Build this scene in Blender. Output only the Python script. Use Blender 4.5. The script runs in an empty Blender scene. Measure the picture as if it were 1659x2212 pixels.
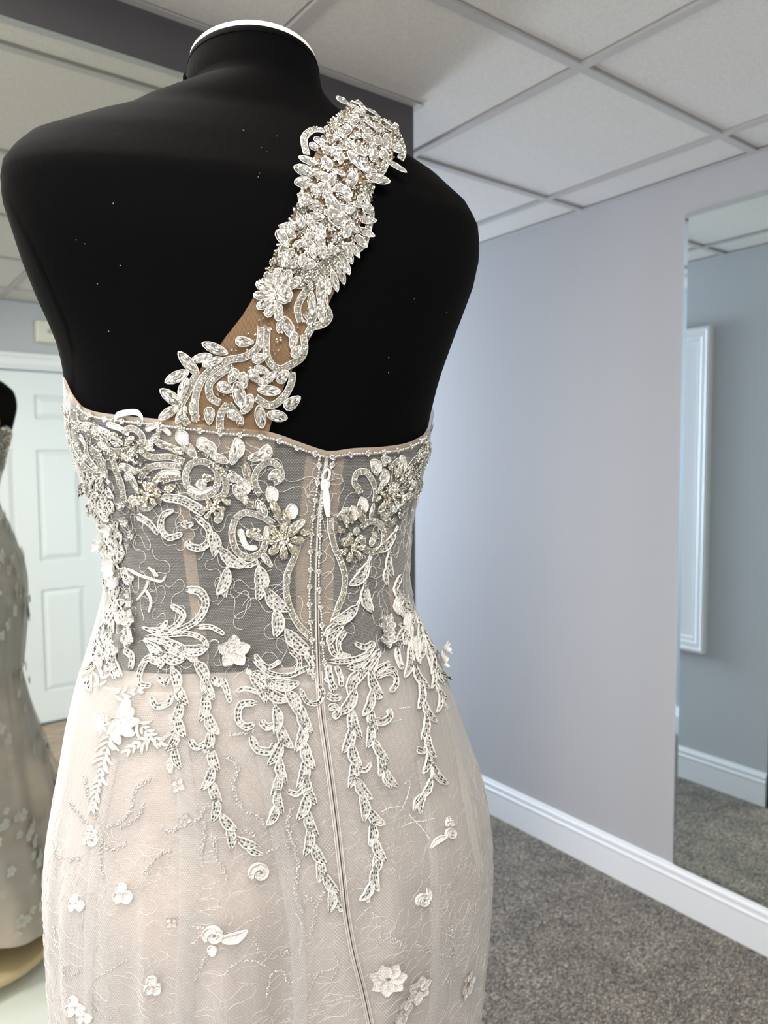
import bpy, bmesh, math, random
from mathutils import Vector, Matrix
from mathutils.bvhtree import BVHTree
random.seed(7)
sin, cos, pi = math.sin, math.cos, math.pi
H = 1.51                                   # camera height
F_PX, CX, CY = 1616.0, 829.5, 1106.0
PITCH, YAW, ROLL = math.radians(3.8), math.radians(37.05), math.radians(0.4)
SC = bpy.context.scene
COL = SC.collection
# ------------------------------------------------------------------ camera
fwd2 = Vector((sin(YAW), cos(YAW), 0)); rt2 = Vector((cos(YAW), -sin(YAW), 0))
Fv = Vector((cos(PITCH)*fwd2.x, cos(PITCH)*fwd2.y, -sin(PITCH)))
Uv = rt2.cross(Fv)
Xc = rt2*cos(ROLL) - Uv*sin(ROLL); Yc = rt2*sin(ROLL) + Uv*cos(ROLL)
cam_d = bpy.data.cameras.new('camera'); cam = bpy.data.objects.new('camera', cam_d); COL.objects.link(cam)
cam.matrix_world = Matrix(((Xc.x, Yc.x, -Fv.x, 0), (Xc.y, Yc.y, -Fv.y, 0), (Xc.z, Yc.z, -Fv.z, H), (0, 0, 0, 1)))
cam_d.sensor_fit = 'HORIZONTAL'; cam_d.sensor_width = 36; cam_d.lens = 36*F_PX/1659
cam_d.clip_start = .02; cam_d.clip_end = 60
cam_d.dof.use_dof = True; cam_d.dof.focus_distance = .58; cam_d.dof.aperture_fstop = 13
SC.camera = cam
CAM = Vector((0, 0, H))
# ------------------------------------------------------------------ world, lights, exposure
W = bpy.data.worlds.new('world'); SC.world = W; W.use_nodes = True
W.node_tree.nodes['Background'].inputs[0].default_value = (.72, .82, 1, 1)
W.node_tree.nodes['Background'].inputs[1].default_value = 1.0
SC.view_settings.view_transform = 'Standard'; SC.view_settings.look = 'None'
SC.view_settings.gamma = 1; SC.view_settings.use_curve_mapping = False
SC.view_settings.exposure = 0.0
def area(name, loc, direction, sx, sy, power, col):
    l = bpy.data.lights.new(name, 'AREA'); l.shape = 'RECTANGLE'; l.size = sx; l.size_y = sy; l.energy = power; l.color = col
    o = bpy.data.objects.new(name, l); COL.objects.link(o); o.location = loc
    o.rotation_euler = Vector(direction).to_track_quat('-Z', 'Y').to_euler(); return o
area('daylight_hall_window', (1.75, 4.93, 1.55), (0, -1, 0), .8, 1.4, 135, (.74, .86, 1))
area('added_left_daylight', (-2.9, -.1, 1.35), (1, 0, 0), 2.7, 2.0, 65, (1, .98, .96))  # unseen side window light, added to brighten ceiling and walls
LAMPS = [(-.083, -.3775), (-1.913, .2325), (-1.303, -.9875), (-.083, .8425)]  # last lamp is unseen, added to brighten the gown's front
for (lx, ly) in LAMPS:
    area('troffer_light', (lx, ly, 2.385), (0, 0, -1), .56, .56, 16, (1, .95, .88))

# ------------------------------------------------------------------ helpers
def link(o, parent=None):
    COL.objects.link(o)
    if parent is not None: o.parent = parent
    return o
def tag(o, label=None, cat=None, group=None, kind=None):
    if label: o['label'] = label
    if cat: o['category'] = cat
    if group: o['group'] = group
    if kind: o['kind'] = kind
    return o
def empty(name, loc, label, cat, group=None):
    o = bpy.data.objects.new(name, None); o.location = loc; o.empty_display_size = .05; link(o); tag(o, label, cat, group); return o
class MB:
    def __init__(s): s.v = []; s.f = []; s.m = []; s.uv = None
    def add(s, vs, fs, mi=0):
        b = len(s.v); s.v += [tuple(v) for v in vs]; s.f += [tuple(b+i for i in f) for f in fs]; s.m += [mi]*len(fs)
    def box(s, a, b, mi=0):
        x0, y0, z0 = a; x1, y1, z1 = b
        s.add([(x0,y0,z0),(x1,y0,z0),(x1,y1,z0),(x0,y1,z0),(x0,y0,z1),(x1,y0,z1),(x1,y1,z1),(x0,y1,z1)],
              [(0,3,2,1),(4,5,6,7),(0,1,5,4),(1,2,6,5),(2,3,7,6),(3,0,4,7)], mi)
    def grid(s, rows, closed=False, mi=0):
        n = len(rows[0]); b = len(s.v)
        for r in rows: s.v += [tuple(p) for p in r]
        for i in range(len(rows)-1):
            for j in range(n if closed else n-1):
                k = (j+1) % n
                s.f.append((b+i*n+j, b+i*n+k, b+(i+1)*n+k, b+(i+1)*n+j)); s.m.append(mi)
    def tube(s, pts, r, n=5, normals=None, mi=0, cap=True):
        rows = []
        for i, p in enumerate(pts):
            p = Vector(p); q = Vector(pts[min(i+1, len(pts)-1)]) - Vector(pts[max(i-1, 0)])
            if q.length < 1e-9: q = Vector((0, 0, 1))
            q.normalize()
            u = Vector((0.31, 0.2, .93)) if normals is None else Vector(normals[i])
            u = u - q*u.dot(q)
            if u.length < 1e-6: u = q.orthogonal()
            u.normalize(); w = q.cross(u); rr = r[i] if isinstance(r, (list, tuple)) else r
            rows.append([p + (u*cos(2*pi*k/n) + w*sin(2*pi*k/n))*rr for k in range(n)])
        b = len(s.v); s.grid(rows, True, mi)
        if cap:
            s.f.append(tuple(b+k for k in range(n))[::-1]); s.m.append(mi)
            e = b+(len(rows)-1)*n; s.f.append(tuple(e+k for k in range(n))); s.m.append(mi)
    def build(s, name, mats, parent=None, smooth=True, mesh_only=False, uvs=None):
        me = bpy.data.meshes.new(name); me.from_pydata(s.v, [], s.f)
        for m in (mats if isinstance(mats, (list, tuple)) else [mats]): me.materials.append(m)
        me.polygons.foreach_set('material_index', s.m)
        me.polygons.foreach_set('use_smooth', [smooth]*len(s.f))
        if uvs:
            ul = me.uv_layers.new(name='uv')
            for lp in me.loops: ul.data[lp.index].uv = uvs[lp.vertex_index]
        me.update()
        if mesh_only: return me
        return link(bpy.data.objects.new(name, me), parent)
def boxobj(name, a, b, m, parent=None, bevel=0):
    mb = MB(); mb.box(a, b); o = mb.build(name, m, parent, smooth=False)
    if bevel:
        md = o.modifiers.new('b', 'BEVEL'); md.width = bevel; md.segments = 2
    return o
def lathe(prof, n=40, c=(0, 0)):
    return [[(c[0]+r*cos(2*pi*k/n), c[1]+r*sin(2*pi*k/n), z) for k in range(n)] for r, z in prof]
# ------------------------------------------------------------------ materials
def mat(name, col=(.8, .8, .8), rough=.6, metal=0, **kw):
    m = bpy.data.materials.new(name); m.use_nodes = True; n = m.node_tree.nodes; p = n['Principled BSDF']
    p.inputs['Base Color'].default_value = (*col, 1); p.inputs['Roughness'].default_value = rough; p.inputs['Metallic'].default_value = metal
    for k, v in kw.items():
        p.inputs[k.replace('_', ' ')].default_value = v
    return m
def nodes(m): return m.node_tree.nodes, m.node_tree.links, m.node_tree.nodes['Principled BSDF']
def noise_col(m, c1, c2, scale, detail=3, coord='Object', rough=.5, lo=.35, hi=.65, stretch=None):
    n, l, p = nodes(m); t = n.new('ShaderNodeTexCoord'); x = n.new('ShaderNodeTexNoise'); r = n.new('ShaderNodeValToRGB')
    x.inputs['Scale'].default_value = scale; x.inputs['Detail'].default_value = detail; x.inputs['Roughness'].default_value = rough
    r.color_ramp.elements[0].color = (*c1, 1); r.color_ramp.elements[1].color = (*c2, 1)
    r.color_ramp.elements[0].position = lo; r.color_ramp.elements[1].position = hi
    if stretch:
        mp = n.new('ShaderNodeMapping'); mp.inputs['Scale'].default_value = stretch; l.new(t.outputs[coord], mp.inputs[0]); l.new(mp.outputs[0], x.inputs[0])
    else: l.new(t.outputs[coord], x.inputs[0])
    l.new(x.outputs[0], r.inputs[0]); l.new(r.outputs[0], p.inputs['Base Color']); return x
def bump(m, scale, strength, dist, kind='noise', stretch=None, detail=4):
    n, l, p = nodes(m); t = n.new('ShaderNodeTexCoord'); x = n.new('ShaderNodeTexNoise' if kind == 'noise' else 'ShaderNodeTexVoronoi')
    x.inputs['Scale'].default_value = scale
    if kind == 'noise': x.inputs['Detail'].default_value = detail
    b = n.new('ShaderNodeBump'); b.inputs['Strength'].default_value = strength; b.inputs['Distance'].default_value = dist
    if stretch:
        mp = n.new('ShaderNodeMapping'); mp.inputs['Scale'].default_value = stretch; l.new(t.outputs['Object'], mp.inputs[0]); l.new(mp.outputs[0], x.inputs[0])
    else: l.new(t.outputs['Object'], x.inputs[0])
    l.new(x.outputs[0], b.inputs['Height']); l.new(b.outputs[0], p.inputs['Normal'])
M = {}
M['wall'] = mat('grey_wall_paint', (.445, .437, .447), .75); bump(M['wall'], 220, .12, .001)
M['wallg'] = mat('blue_grey_wall_paint', (.48, .495, .515), .75); bump(M['wallg'], 220, .12, .001)
M['dark'] = mat('charcoal_wall_paint', (.070, .064, .070), .7); bump(M['dark'], 220, .12, .001)
M['white'] = mat('white_gloss_trim', (.80, .81, .83), .28)
M['door'] = mat('white_door_paint', (.76, .79, .80), .4)
M['tile'] = mat('ceiling_tile', (.74, .72, .69), .9); noise_col(M['tile'], (.60, .575, .54), (.69, .665, .635), 260, 4); bump(M['tile'], 320, .35, .0012)
M['bar'] = mat('ceiling_grid_metal', (.47, .45, .445), .5)
M['carpet'] = mat('carpet', (.1, .1, .1), .95)
def carpet():
    n, l, p = nodes(M['carpet']); t = n.new('ShaderNodeTexCoord')
    mp = n.new('ShaderNodeMapping'); mp.inputs['Scale'].default_value = (1, 1.5, 1); l.new(t.outputs['Object'], mp.inputs[0])
    v = n.new('ShaderNodeTexVoronoi'); v.inputs['Scale'].default_value = 165; l.new(mp.outputs[0], v.inputs[0])
    r = n.new('ShaderNodeValToRGB'); e = r.color_ramp
    e.elements[0].color = (.035, .032, .030, 1); e.elements[1].color = (.27, .255, .22, 1)
    for pos, c in ((.3, (.075, .068, .064, 1)), (.5, (.12, .115, .10, 1)), (.7, (.13, .10, .085, 1)), (.85, (.17, .165, .15, 1))):
        q = e.elements.new(pos); q.color = c
    sp = n.new('ShaderNodeSeparateColor'); l.new(v.outputs['Color'], sp.inputs[0]); l.new(sp.outputs[0], r.inputs[0])
    x = n.new('ShaderNodeTexNoise'); x.inputs['Scale'].default_value = 9; x.inputs['Detail'].default_value = 5; l.new(t.outputs['Object'], x.inputs[0])
    mx = n.new('ShaderNodeMix'); mx.data_type = 'RGBA'; mx.blend_type = 'MULTIPLY'; mx.inputs[0].default_value = .55
    r2 = n.new('ShaderNodeValToRGB'); r2.color_ramp.elements[0].position = .35; r2.color_ramp.elements[1].position = .65
    r2.color_ramp.elements[0].color = (1.35, 1.27, 1.17, 1); r2.color_ramp.elements[1].color = (2.35, 2.18, 1.95, 1)
    l.new(x.outputs[0], r2.inputs[0]); l.new(r.outputs[0], mx.inputs[6]); l.new(r2.outputs[0], mx.inputs[7]); l.new(mx.outputs[2], p.inputs['Base Color'])
    b = n.new('ShaderNodeBump'); b.inputs['Strength'].default_value = .9; b.inputs['Distance'].default_value = .004; b.invert = True
    l.new(v.outputs['Distance'], b.inputs['Height']); l.new(b.outputs[0], p.inputs['Normal'])
carpet()
M['wood'] = mat('wood_plank', (.4, .3, .22), .45); noise_col(M['wood'], (.16, .11, .08), (.50, .40, .31), 7, 6, stretch=(1, 9, 1))
M['mirror'] = mat('mirror_silver', (.86, .89, .83), .015, 1)
M['mirror2'] = mat('mirror_silver_clear', (.88, .94, .92), .015, 1)
M['mirror_edge'] = mat('mirror_bevel', (.70, .78, .78), .05, 1)
M['seal'] = mat('dark_threshold', (.03, .04, .05), .5)
M['lens'] = bpy.data.materials.new('lamp_diffuser'); M['lens'].use_nodes = True
_n = M['lens'].node_tree.nodes; _n['Principled BSDF'].inputs['Emission Color'].default_value = (1, .95, .88, 1); _n['Principled BSDF'].inputs['Emission Strength'].default_value = 9
M['cream'] = mat('cream_plastic', (.70, .68, .56), .45)
M['lampglass'] = mat('frosted_lens', (.85, .85, .8), .2)
M['glass'] = mat('window_glass', (.9, .95, 1), .02, 0, Transmission_Weight=1.0)
M['black'] = mat('black_jersey', (.0009, .0008, .0009), .9, 0, Specular_IOR_Level=.06, Sheen_Weight=.005, Sheen_Roughness=.4)
bump(M['black'], 260, .45, .0007, stretch=(1, 1, .35))
M['cap'] = mat('neck_cap_white', (.93, .90, .84), .35)
M['pale_wood'] = mat('pale_wood', (.62, .47, .28), .4); bump(M['pale_wood'], 30, .1, .001)
M['rubber'] = mat('dark_rubber', (.05, .05, .05), .6)
M['steel'] = mat('steel', (.6, .6, .6), .3, 1)
M['platform'] = mat('white_laminate', (.82, .84, .82), .3)
M['crystal'] = mat('foiled_crystal', (.93, .91, .85), .05, .92)
M['crystal_gold'] = mat('foiled_crystal_champagne', (.84, .79, .66), .06, .92)
M['bead'] = mat('silver_lined_bead', (.88, .86, .80), .16, .7)
M['bead_dark'] = mat('dark_bugle_bead', (.055, .053, .05), .25, .6)
M['bead_grey'] = mat('grey_glass_bead', (.44, .425, .41), .25, .15)
M['gem_dark'] = mat('smoky_crystal', (.40, .39, .37), .06, .9)
M['cord'] = mat('white_cord', (.76, .75, .71), .75)
M['thread'] = mat('embroidery_thread', (.82, .80, .74), .7, 0, Sheen_Weight=.1)
bump(M['thread'], 1000, 1.0, .0016, detail=2)
M['fine_thread'] = mat('fine_meander_thread', (.64, .60, .565), .8)
M['seam'] = mat('seam_tulle', (.50, .455, .42), .7); M['quilt'] = mat('beaded_quilting', (.60, .585, .54), .4, .2); bump(M['quilt'], 800, 1.0, .0016, detail=2)
M['flower'] = mat('chiffon_petal', (.78, .75, .71), .6, 0, Subsurface_Weight=.1)
M['lace'] = mat('matte_lace', (.68, .63, .585), .8); bump(M['lace'], 900, 1.0, .0016)
M['pearl'] = mat('pearl_petal', (.80, .80, .80), .18, .25)
M['nude'] = mat('nude_mesh_tape', (.60, .43, .27), .7)
M['plastic'] = mat('white_zip_plastic', (.88, .87, .84), .3)
M['zipgap'] = mat('zip_gap_dark', (.03, .03, .03), .6)
M['ribbon'] = mat('satin_ribbon', (.80, .78, .74), .35)
def net_mat(name, col, base, amp, pitch, rough=.8, squiggle=False, gain=1.0):
    """woven net: part of the light passes the holes; seen edge-on more threads overlap"""
    m = bpy.data.materials.new(name); m.use_nodes = True; n = m.node_tree.nodes; l = m.node_tree.links; n.clear()
    out = n.new('ShaderNodeOutputMaterial'); mix = n.new('ShaderNodeMixShader'); tr = n.new('ShaderNodeBsdfTransparent')
    df = n.new('ShaderNodeBsdfDiffuse'); df.inputs[0].default_value = (*col, 1)
    tl = n.new('ShaderNodeBsdfTranslucent'); tl.inputs[0].default_value = (*col, 1); m2 = n.new('ShaderNodeMixShader'); m2.inputs[0].default_value = .25
    l.new(df.outputs[0], m2.inputs[1]); l.new(tl.outputs[0], m2.inputs[2])
    uv = n.new('ShaderNodeUVMap'); uv.uv_map = 'uv'; sep = n.new('ShaderNodeSeparateXYZ'); l.new(uv.outputs[0], sep.inputs[0])
    def mth(op, a, b=None, c=None):
        q = n.new('ShaderNodeMath'); q.operation = op
        for i, x in enumerate((a, b, c)):
            if x is None: continue
            if isinstance(x, (int, float)): q.inputs[i].default_value = x
            else: l.new(x, q.inputs[i])
        return q.outputs[0]
    k = 2*pi/pitch; terms = []
    for ax, ay in ((0, 1), (.866, .5), (.866, -.5)):
        terms.append(mth('SINE', mth('ADD', mth('MULTIPLY', sep.outputs[0], ax*k), mth('MULTIPLY', sep.outputs[1], ay*k))))
    sm = mth('MULTIPLY', mth('ADD', mth('ADD', terms[0], terms[1]), terms[2]), .4)
    nz = n.new('ShaderNodeTexNoise'); nz.inputs['Scale'].default_value = 14; l.new(uv.outputs[0], nz.inputs[0])
    al = mth('ADD', mth('MULTIPLY_ADD', sm, amp, base), mth('MULTIPLY', mth('SUBTRACT', nz.outputs[0], .5), .12))
    lw = n.new('ShaderNodeLayerWeight'); lw.inputs[0].default_value = .5
    cs = mth('MAXIMUM', mth('SUBTRACT', 1.0, lw.outputs['Facing']), .12)
    cov = mth('SUBTRACT', 1.0, mth('POWER', mth('SUBTRACT', 1.0, mth('MINIMUM', mth('MAXIMUM', al, .02), .98)), mth('DIVIDE', gain, cs)))
    l.new(cov, mix.inputs[0]); l.new(tr.outputs[0], mix.inputs[1]); l.new(m2.outputs[0], mix.inputs[2]); l.new(mix.outputs[0], out.inputs[0])
    return m
M['bodice_net'] = net_mat('bodice_net', (.80, .79, .75), .215, .14, .0011)
M['skirt_net'] = net_mat('skirt_tulle', (.655, .64, .615), .34, .18, .0014)
M['strap_net'] = net_mat('nude_strap_net', (.58, .38, .22), .40, .25, .0012)
M['nude_net'] = net_mat('nude_panel_net', (.62, .44, .30), .38, .15, .0012)
M['lining'] = mat('nude_satin_lining', (.6, .5, .45), .55); noise_col(M['lining'], (.37, .335, .315), (.50, .42, .37), 5, 3, lo=.40, hi=.60); bump(M['lining'], 25, .15, .004)

# ================================================================== the room
CE = 2.41
def struct(o): o['kind'] = 'structure'; return o
flo = struct(boxobj('floor', (-3.1, -1.75, -.06), (2.35, 5.2, 0), M['carpet']))
for i in range(9):                      # wood planks before the door
    x0 = -.3 + i*.24
    boxobj('floor_plank', (x0+.002, -1.6, 0), (x0+.238, -.85, .004+.0006*(i % 2)), M['wood'], flo)
cei = struct(boxobj('ceiling', (-3.1, -1.75, CE+.03), (2.35, 5.2, CE+.08), M['tile']))
gx = [2.052-.61*k for k in range(0, 9)][::-1]; gy = [1.1475+.61*k for k in range(-5, 7)]
lampcells = set()
XS = [-3.0]+[g for g in gx if g > -2.97]+[2.25]; YS = [-1.6, -1.2925, -.6825, -.0725, .5375, 1.1475, 1.775, 2.385, 2.995, 3.605, 4.215, 4.825, 5.0]
def tile(a, b, c, d, ga=.0115, gb=.0115, gc=.0115, gd=.0115):
    mb = MB(); z = CE+.007; r = .006; a1, b1, c1, d1 = a+ga, b-gb, c+gc, d-gd
    ra, rb, rc, rd = [r if g else 0 for g in (ga, gb, gc, gd)]
    mb.add([(a1,c1,z+r),(b1,c1,z+r),(b1,d1,z+r),(a1,d1,z+r),(a1+ra,c1+rc,z),(b1-rb,c1+rc,z),(b1-rb,d1-rd,z),(a1+ra,d1-rd,z),
            (a,c,z+.014),(b,c,z+.014),(b,d,z+.014),(a,d,z+.014)],
           [(4,7,6,5),(0,4,5,1),(1,5,6,2),(2,6,7,3),(3,7,4,0),(8,0,1,9),(9,1,2,10),(10,2,3,11),(11,3,0,8)])
    mb.build('ceiling_tile', M['tile'], cei, smooth=False)
for i in range(len(XS)-1):
    for j in range(len(YS)-1):
        a, b, c, d = XS[i], XS[i+1], YS[j], YS[j+1]
        if any(a < lx < b and c < ly < d for lx, ly in LAMPS): continue
        if c < 1.52 < d and a < 1.25 < b:      # the tile cut round the wall corner
            tile(a, 1.25, c, 1.52, gb=0, gd=.002); tile(1.25, b, c, d, ga=0)
        elif c < 1.52 < d and b < 1.25: tile(a, b, c, 1.52, gd=.002)
        elif c > 1.52:
            if b < 1.25: continue
            tile(max(a, 1.25), b, c, d)
        else: tile(a, b, c, d)
for g in XS[1:-1]: boxobj('grid_bar', (g-.012, -1.6, CE), (g+.012, 5.0 if g > 1.25 else 1.52, CE+.012), M['bar'], cei)
for g in YS[1:-1]: boxobj('grid_bar', (-3.0 if g < 1.52 else 1.25, g-.012, CE+.0004), (2.25, g+.012, CE+.012), M['bar'], cei)
for a in ((-3.0, -1.6, 2.25, -1.58), (-3.0, 1.50, 1.27, 1.52), (-3.0, -1.6, -2.98, 1.52), (2.23, -1.6, 2.25, 5.0), (1.25, 1.52, 1.27, 5.0)):
    boxobj('edge_angle', (a[0], a[1], CE+.0008), (a[2], a[3], CE+.003), M['bar'], cei)
def wall_with_hole(name, m, fixed_axis, pos, thick, u0, u1, z0, z1, hu0, hu1, hz0, hz1):
    mb = MB()
    def bx(a0, a1, b0, b1):
        if fixed_axis == 'y': mb.box((a0, pos, b0), (a1, pos+thick, b1))
        else: mb.box((pos, a0, b0), (pos+thick, a1, b1))
    bx(u0, hu0, z0, z1); bx(hu1, u1, z0, z1); bx(hu0, hu1, hz1, z1)
    if hz0 > z0: bx(hu0, hu1, z0, hz0)
    return struct(mb.build(name, m, None, smooth=False))
struct(boxobj('wall_right', (2.25, -1.6, 0), (2.33, 5.0, CE+.03), M['wall']))
struct(boxobj('wall_front', (-3.0, 1.52, 0), (1.25, 1.53, CE+.03), M['dark']))
struct(boxobj('wall_hallway', (1.21, 1.53, 0), (1.25, 5.0, CE+.03), M['wallg']))
wall_with_hole('wall_end', M['wall'], 'y', 5.0, .08, 1.21, 2.33, 0, CE+.03, 1.35, 2.15, .85, 2.25)
wall_with_hole('wall_left', M['wall'], 'x', -3.08, .08, -1.6, 1.56, 0, CE+.03, -1.45, 1.25, .35, 2.35)
wall_with_hole('wall_behind', M['wallg'], 'y', -1.68, .08, -3.08, 2.33, 0, CE+.03, .50, 1.36, 0, 2.04)
# windows
def window(n, ax, pos, u0, u1, z0, z1, bars):
    mb = MB(); w = .05
    def bx(m_, a0, a1, b0, b1, t0, t1):
        if ax == 'y': m_.box((a0, pos+t0, b0), (a1, pos+t1, b1))
        else: m_.box((pos+t0, a0, b0), (pos+t1, a1, b1))
    bx(mb, u0, u1, z0, z0+w, 0, .06); bx(mb, u0, u1, z1-w, z1, 0, .06); bx(mb, u0, u0+w, z0+w, z1-w, 0, .06); bx(mb, u1-w, u1, z0+w, z1-w, 0, .06)
    for b in bars: bx(mb, b-.02, b+.02, z0+w, z1-w, 0, .06)
    o = struct(mb.build('window_%d' % n, M['white'], None, smooth=False))
    return o
window(1, 'y', 5.01, 1.35, 2.15, .85, 2.25, [1.75]); window(2, 'x', -3.07, -1.45, 1.25, .35, 2.35, [-.55, .35])  # second window is unseen, added to go with the side light
# baseboards with a moulded top
PROF = [(0, 0), (.014, 0), (.014, .100), (.0155, .104), (.0155, .108), (.011, .113), (.0105, .122), (.0125, .126), (.0115, .132), (.007, .138), (.005, .146), (0, .147)]
def baseboard(name, p0, p1, nrm):
    mb = MB(); rows = []
    for p in (p0, p1): rows.append([(p[0]+nrm[0]*a, p[1]+nrm[1]*a, b) for a, b in PROF])
    mb.grid([list(x) for x in zip(*rows)]); struct(mb.build(name, M['white'], None, smooth=False))
baseboard('baseboard_right', (2.25, -1.6), (2.25, 5.0), (-1, 0)); baseboard('baseboard_hallway', (1.25, 1.53), (1.25, 5.0), (1, 0))
baseboard('baseboard_front', (-3, 1.52), (1.25, 1.52), (0, -1)); baseboard('baseboard_behind', (1.46, -1.6), (2.25, -1.6), (0, 1))
# door behind the camera, seen in the mirror
dy = -1.62
d = MB(); d.box((.51, dy-.036, .012), (1.35, dy-.012, 2.03)); dr = struct(d.build('door_1', M['door'], None, smooth=False))
cols = [(.64, .88), (.995, 1.235)]; rws = [(.19, .79), (.955, 1.595), (1.765, 1.905)]
st = MB(); xs = [.51, .64, .88, .995, 1.235, 1.35]
for a, b in ((.51, .64), (.88, .995), (1.235, 1.35)): st.box((a, dy-.012, .012), (b, dy, 2.03))
for a, b in cols:
    for z0, z1 in ((.012, .19), (.79, .955), (1.595, 1.765), (1.905, 2.03)): st.box((a, dy-.012, z0), (b, dy, z1))
st.build('door_frame_rails', M['door'], dr, smooth=False)
for a, b in cols:
    for z0, z1 in rws:
        mb = MB(); e = .035; y0, y1 = dy-.011, dy-.002
        mb.add([(a+.006,y0,z0+.006),(b-.006,y0,z0+.006),(b-.006,y0,z1-.006),(a+.006,y0,z1-.006),(a+e,y1,z0+e),(b-e,y1,z0+e),(b-e,y1,z1-e),(a+e,y1,z1-e)],
               [(4,5,6,7),(0,1,5,4),(1,2,6,5),(2,3,7,6),(3,0,4,7)])
        mb.build('door_panel', M['door'], dr, smooth=False)
k = MB(); k.grid([[(.58+r*cos(q*pi/8), dy+yy, .98+r*sin(q*pi/8)) for q in range(16)] for r, yy in ((.028, 0), (.028, .006), (.011, .008), (.011, .035), (.026, .042), (.03, .056), (.02, .068), (.001, .07))], True)
k.build('door_handle', M['steel'], dr)
tr = MB()
cp = [(0, 0), (0, .018), (.012, .022), (.03, .016), (.06, .016), (.075, .024), (.09, .024), (.095, 0)]
def casing(p, q, side):  # picture-frame mouldings
    pass
for (a, b) in (((.50, 0), (.50, 2.04)), ((.50, 2.04), (1.36, 2.04)), ((1.36, 2.04), (1.36, 0))):
    rows = []
    for (x, z) in (a, b):
        rr = []
        for o_, h_ in cp:
            ox = -o_ if x == .50 else o_; oz = o_ if z > 1 else 0
            rr.append((x+ox, -1.60+h_, z+oz))
        rows.append(rr)
    tr.grid(rows)
struct(tr.build('trim_1', M['white'], None, smooth=False))
struct(boxobj('trim_2', (.50, -1.68, 0), (1.36, -1.60, .012), M['seal']))
# ceiling lamps, the last one an added fill
for i, (lx, ly) in enumerate(LAMPS):
    lab = ['square recessed ceiling lamp above and behind the photographer', 'square recessed ceiling lamp nearest the added left window', 'square recessed ceiling lamp nearest the back wall', 'square recessed ceiling lamp added near the charcoal wall to brighten the gown front'][i]
    t = empty('ceiling_light', (lx, ly, CE), lab, 'ceiling light', 'ceiling lights')
    mb = MB(); s = .293; w = .018
    for a, b in (((-s, -s), (s, -s+w)), ((-s, s-w), (s, s)), ((-s, -s+w), (-s+w, s-w)), ((s-w, -s+w), (s, s-w))): mb.box((a[0], a[1], .001), (b[0], b[1], .02))
    mb.build('lamp_frame', M['white'], t, smooth=False)
    boxobj('diffuser', (-s+w, -s+w, .006), (s-w, s-w, .012), M['lens'], t)
# mirrors
def mirror(name, ax, pos, sgn, u0, u1, z0, z1, label, m, bev=.014, t=.008):
    root = empty(name, ((u0+u1)/2 if ax == 'y' else pos, pos if ax == 'y' else (u0+u1)/2, z0), label, 'mirror')
    L_ = root.location
    def V(u, d_, z):
        return ((u-L_.x, pos+sgn*d_-L_.y, z-L_.z) if ax == 'y' else (pos+sgn*d_-L_.x, u-L_.y, z-L_.z))
    mb = MB(); fr = [V(u0+bev, t, z0+bev), V(u1-bev, t, z0+bev), V(u1-bev, t, z1-bev), V(u0+bev, t, z1-bev)]
    mb.add(fr, [(0, 1, 2, 3)]); mb.build('mirror_glass', m, root, smooth=False)
    mb = MB(); e = [V(u0, t-.003, z0), V(u1, t-.003, z0), V(u1, t-.003, z1), V(u0, t-.003, z1)]; w = [V(u0, .0005, z0), V(u1, .0005, z0), V(u1, .0005, z1), V(u0, .0005, z1)]
    mb.add(fr+e+w, [(0,4,5,1),(1,5,6,2),(2,6,7,3),(3,7,4,0),(4,8,9,5),(5,9,10,6),(6,10,11,7),(7,11,8,4)])
    mb.build('bevelled_edge', M['mirror_edge'], root, smooth=False); return root
mirror('wall_mirror', 'x', 2.25, -1, -.2, 1.368, .149, H+.783, 'large frameless mirror standing on the white baseboard of the light grey wall', M['mirror2'])
mirror('wall_mirror', 'y', 1.52, -1, -1.6, .98, .149, H+.788, 'large greenish frameless mirror on the charcoal wall behind the mannequin', M['mirror'], .014, .030)
# white framed mirror on the hallway wall (seen in the right mirror)
fm = empty('framed_panel', (1.25, 2.12, .62), 'tall white framed panel on the hallway wall, reflected in the right mirror', 'framed panel')
prof = [(0, .0), (0, .03), (.012, .034), (.022, .026), (.04, .026), (.05, .018), (.062, .018), (.07, .006)]
mb = MB(); y0, y1, z0, z1 = -.30, .30, 0, 1.49
for c1, c2, in (((y0, z0), (y1, z0)), ((y1, z0), (y1, z1)), ((y1, z1), (y0, z1)), ((y0, z1), (y0, z0))):
    rows = []
    for (y, z) in (c1, c2):
        sy = 1 if y == y0 else -1; sz = 1 if z == z0 else -1
        rows.append([(h_, y+sy*o_, z+sz*o_) for o_, h_ in prof])
    mb.grid(rows)
mb.build('frame', M['white'], fm, smooth=False)
mb = MB(); mb.add([(.007, y0+.06, z0+.06), (.007, y1-.06, z0+.06), (.007, y1-.06, z1-.06), (.007, y0+.06, z1-.06)], [(0, 1, 2, 3)]); mb.build('inset_panel', M['white'], fm, smooth=False)
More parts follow.
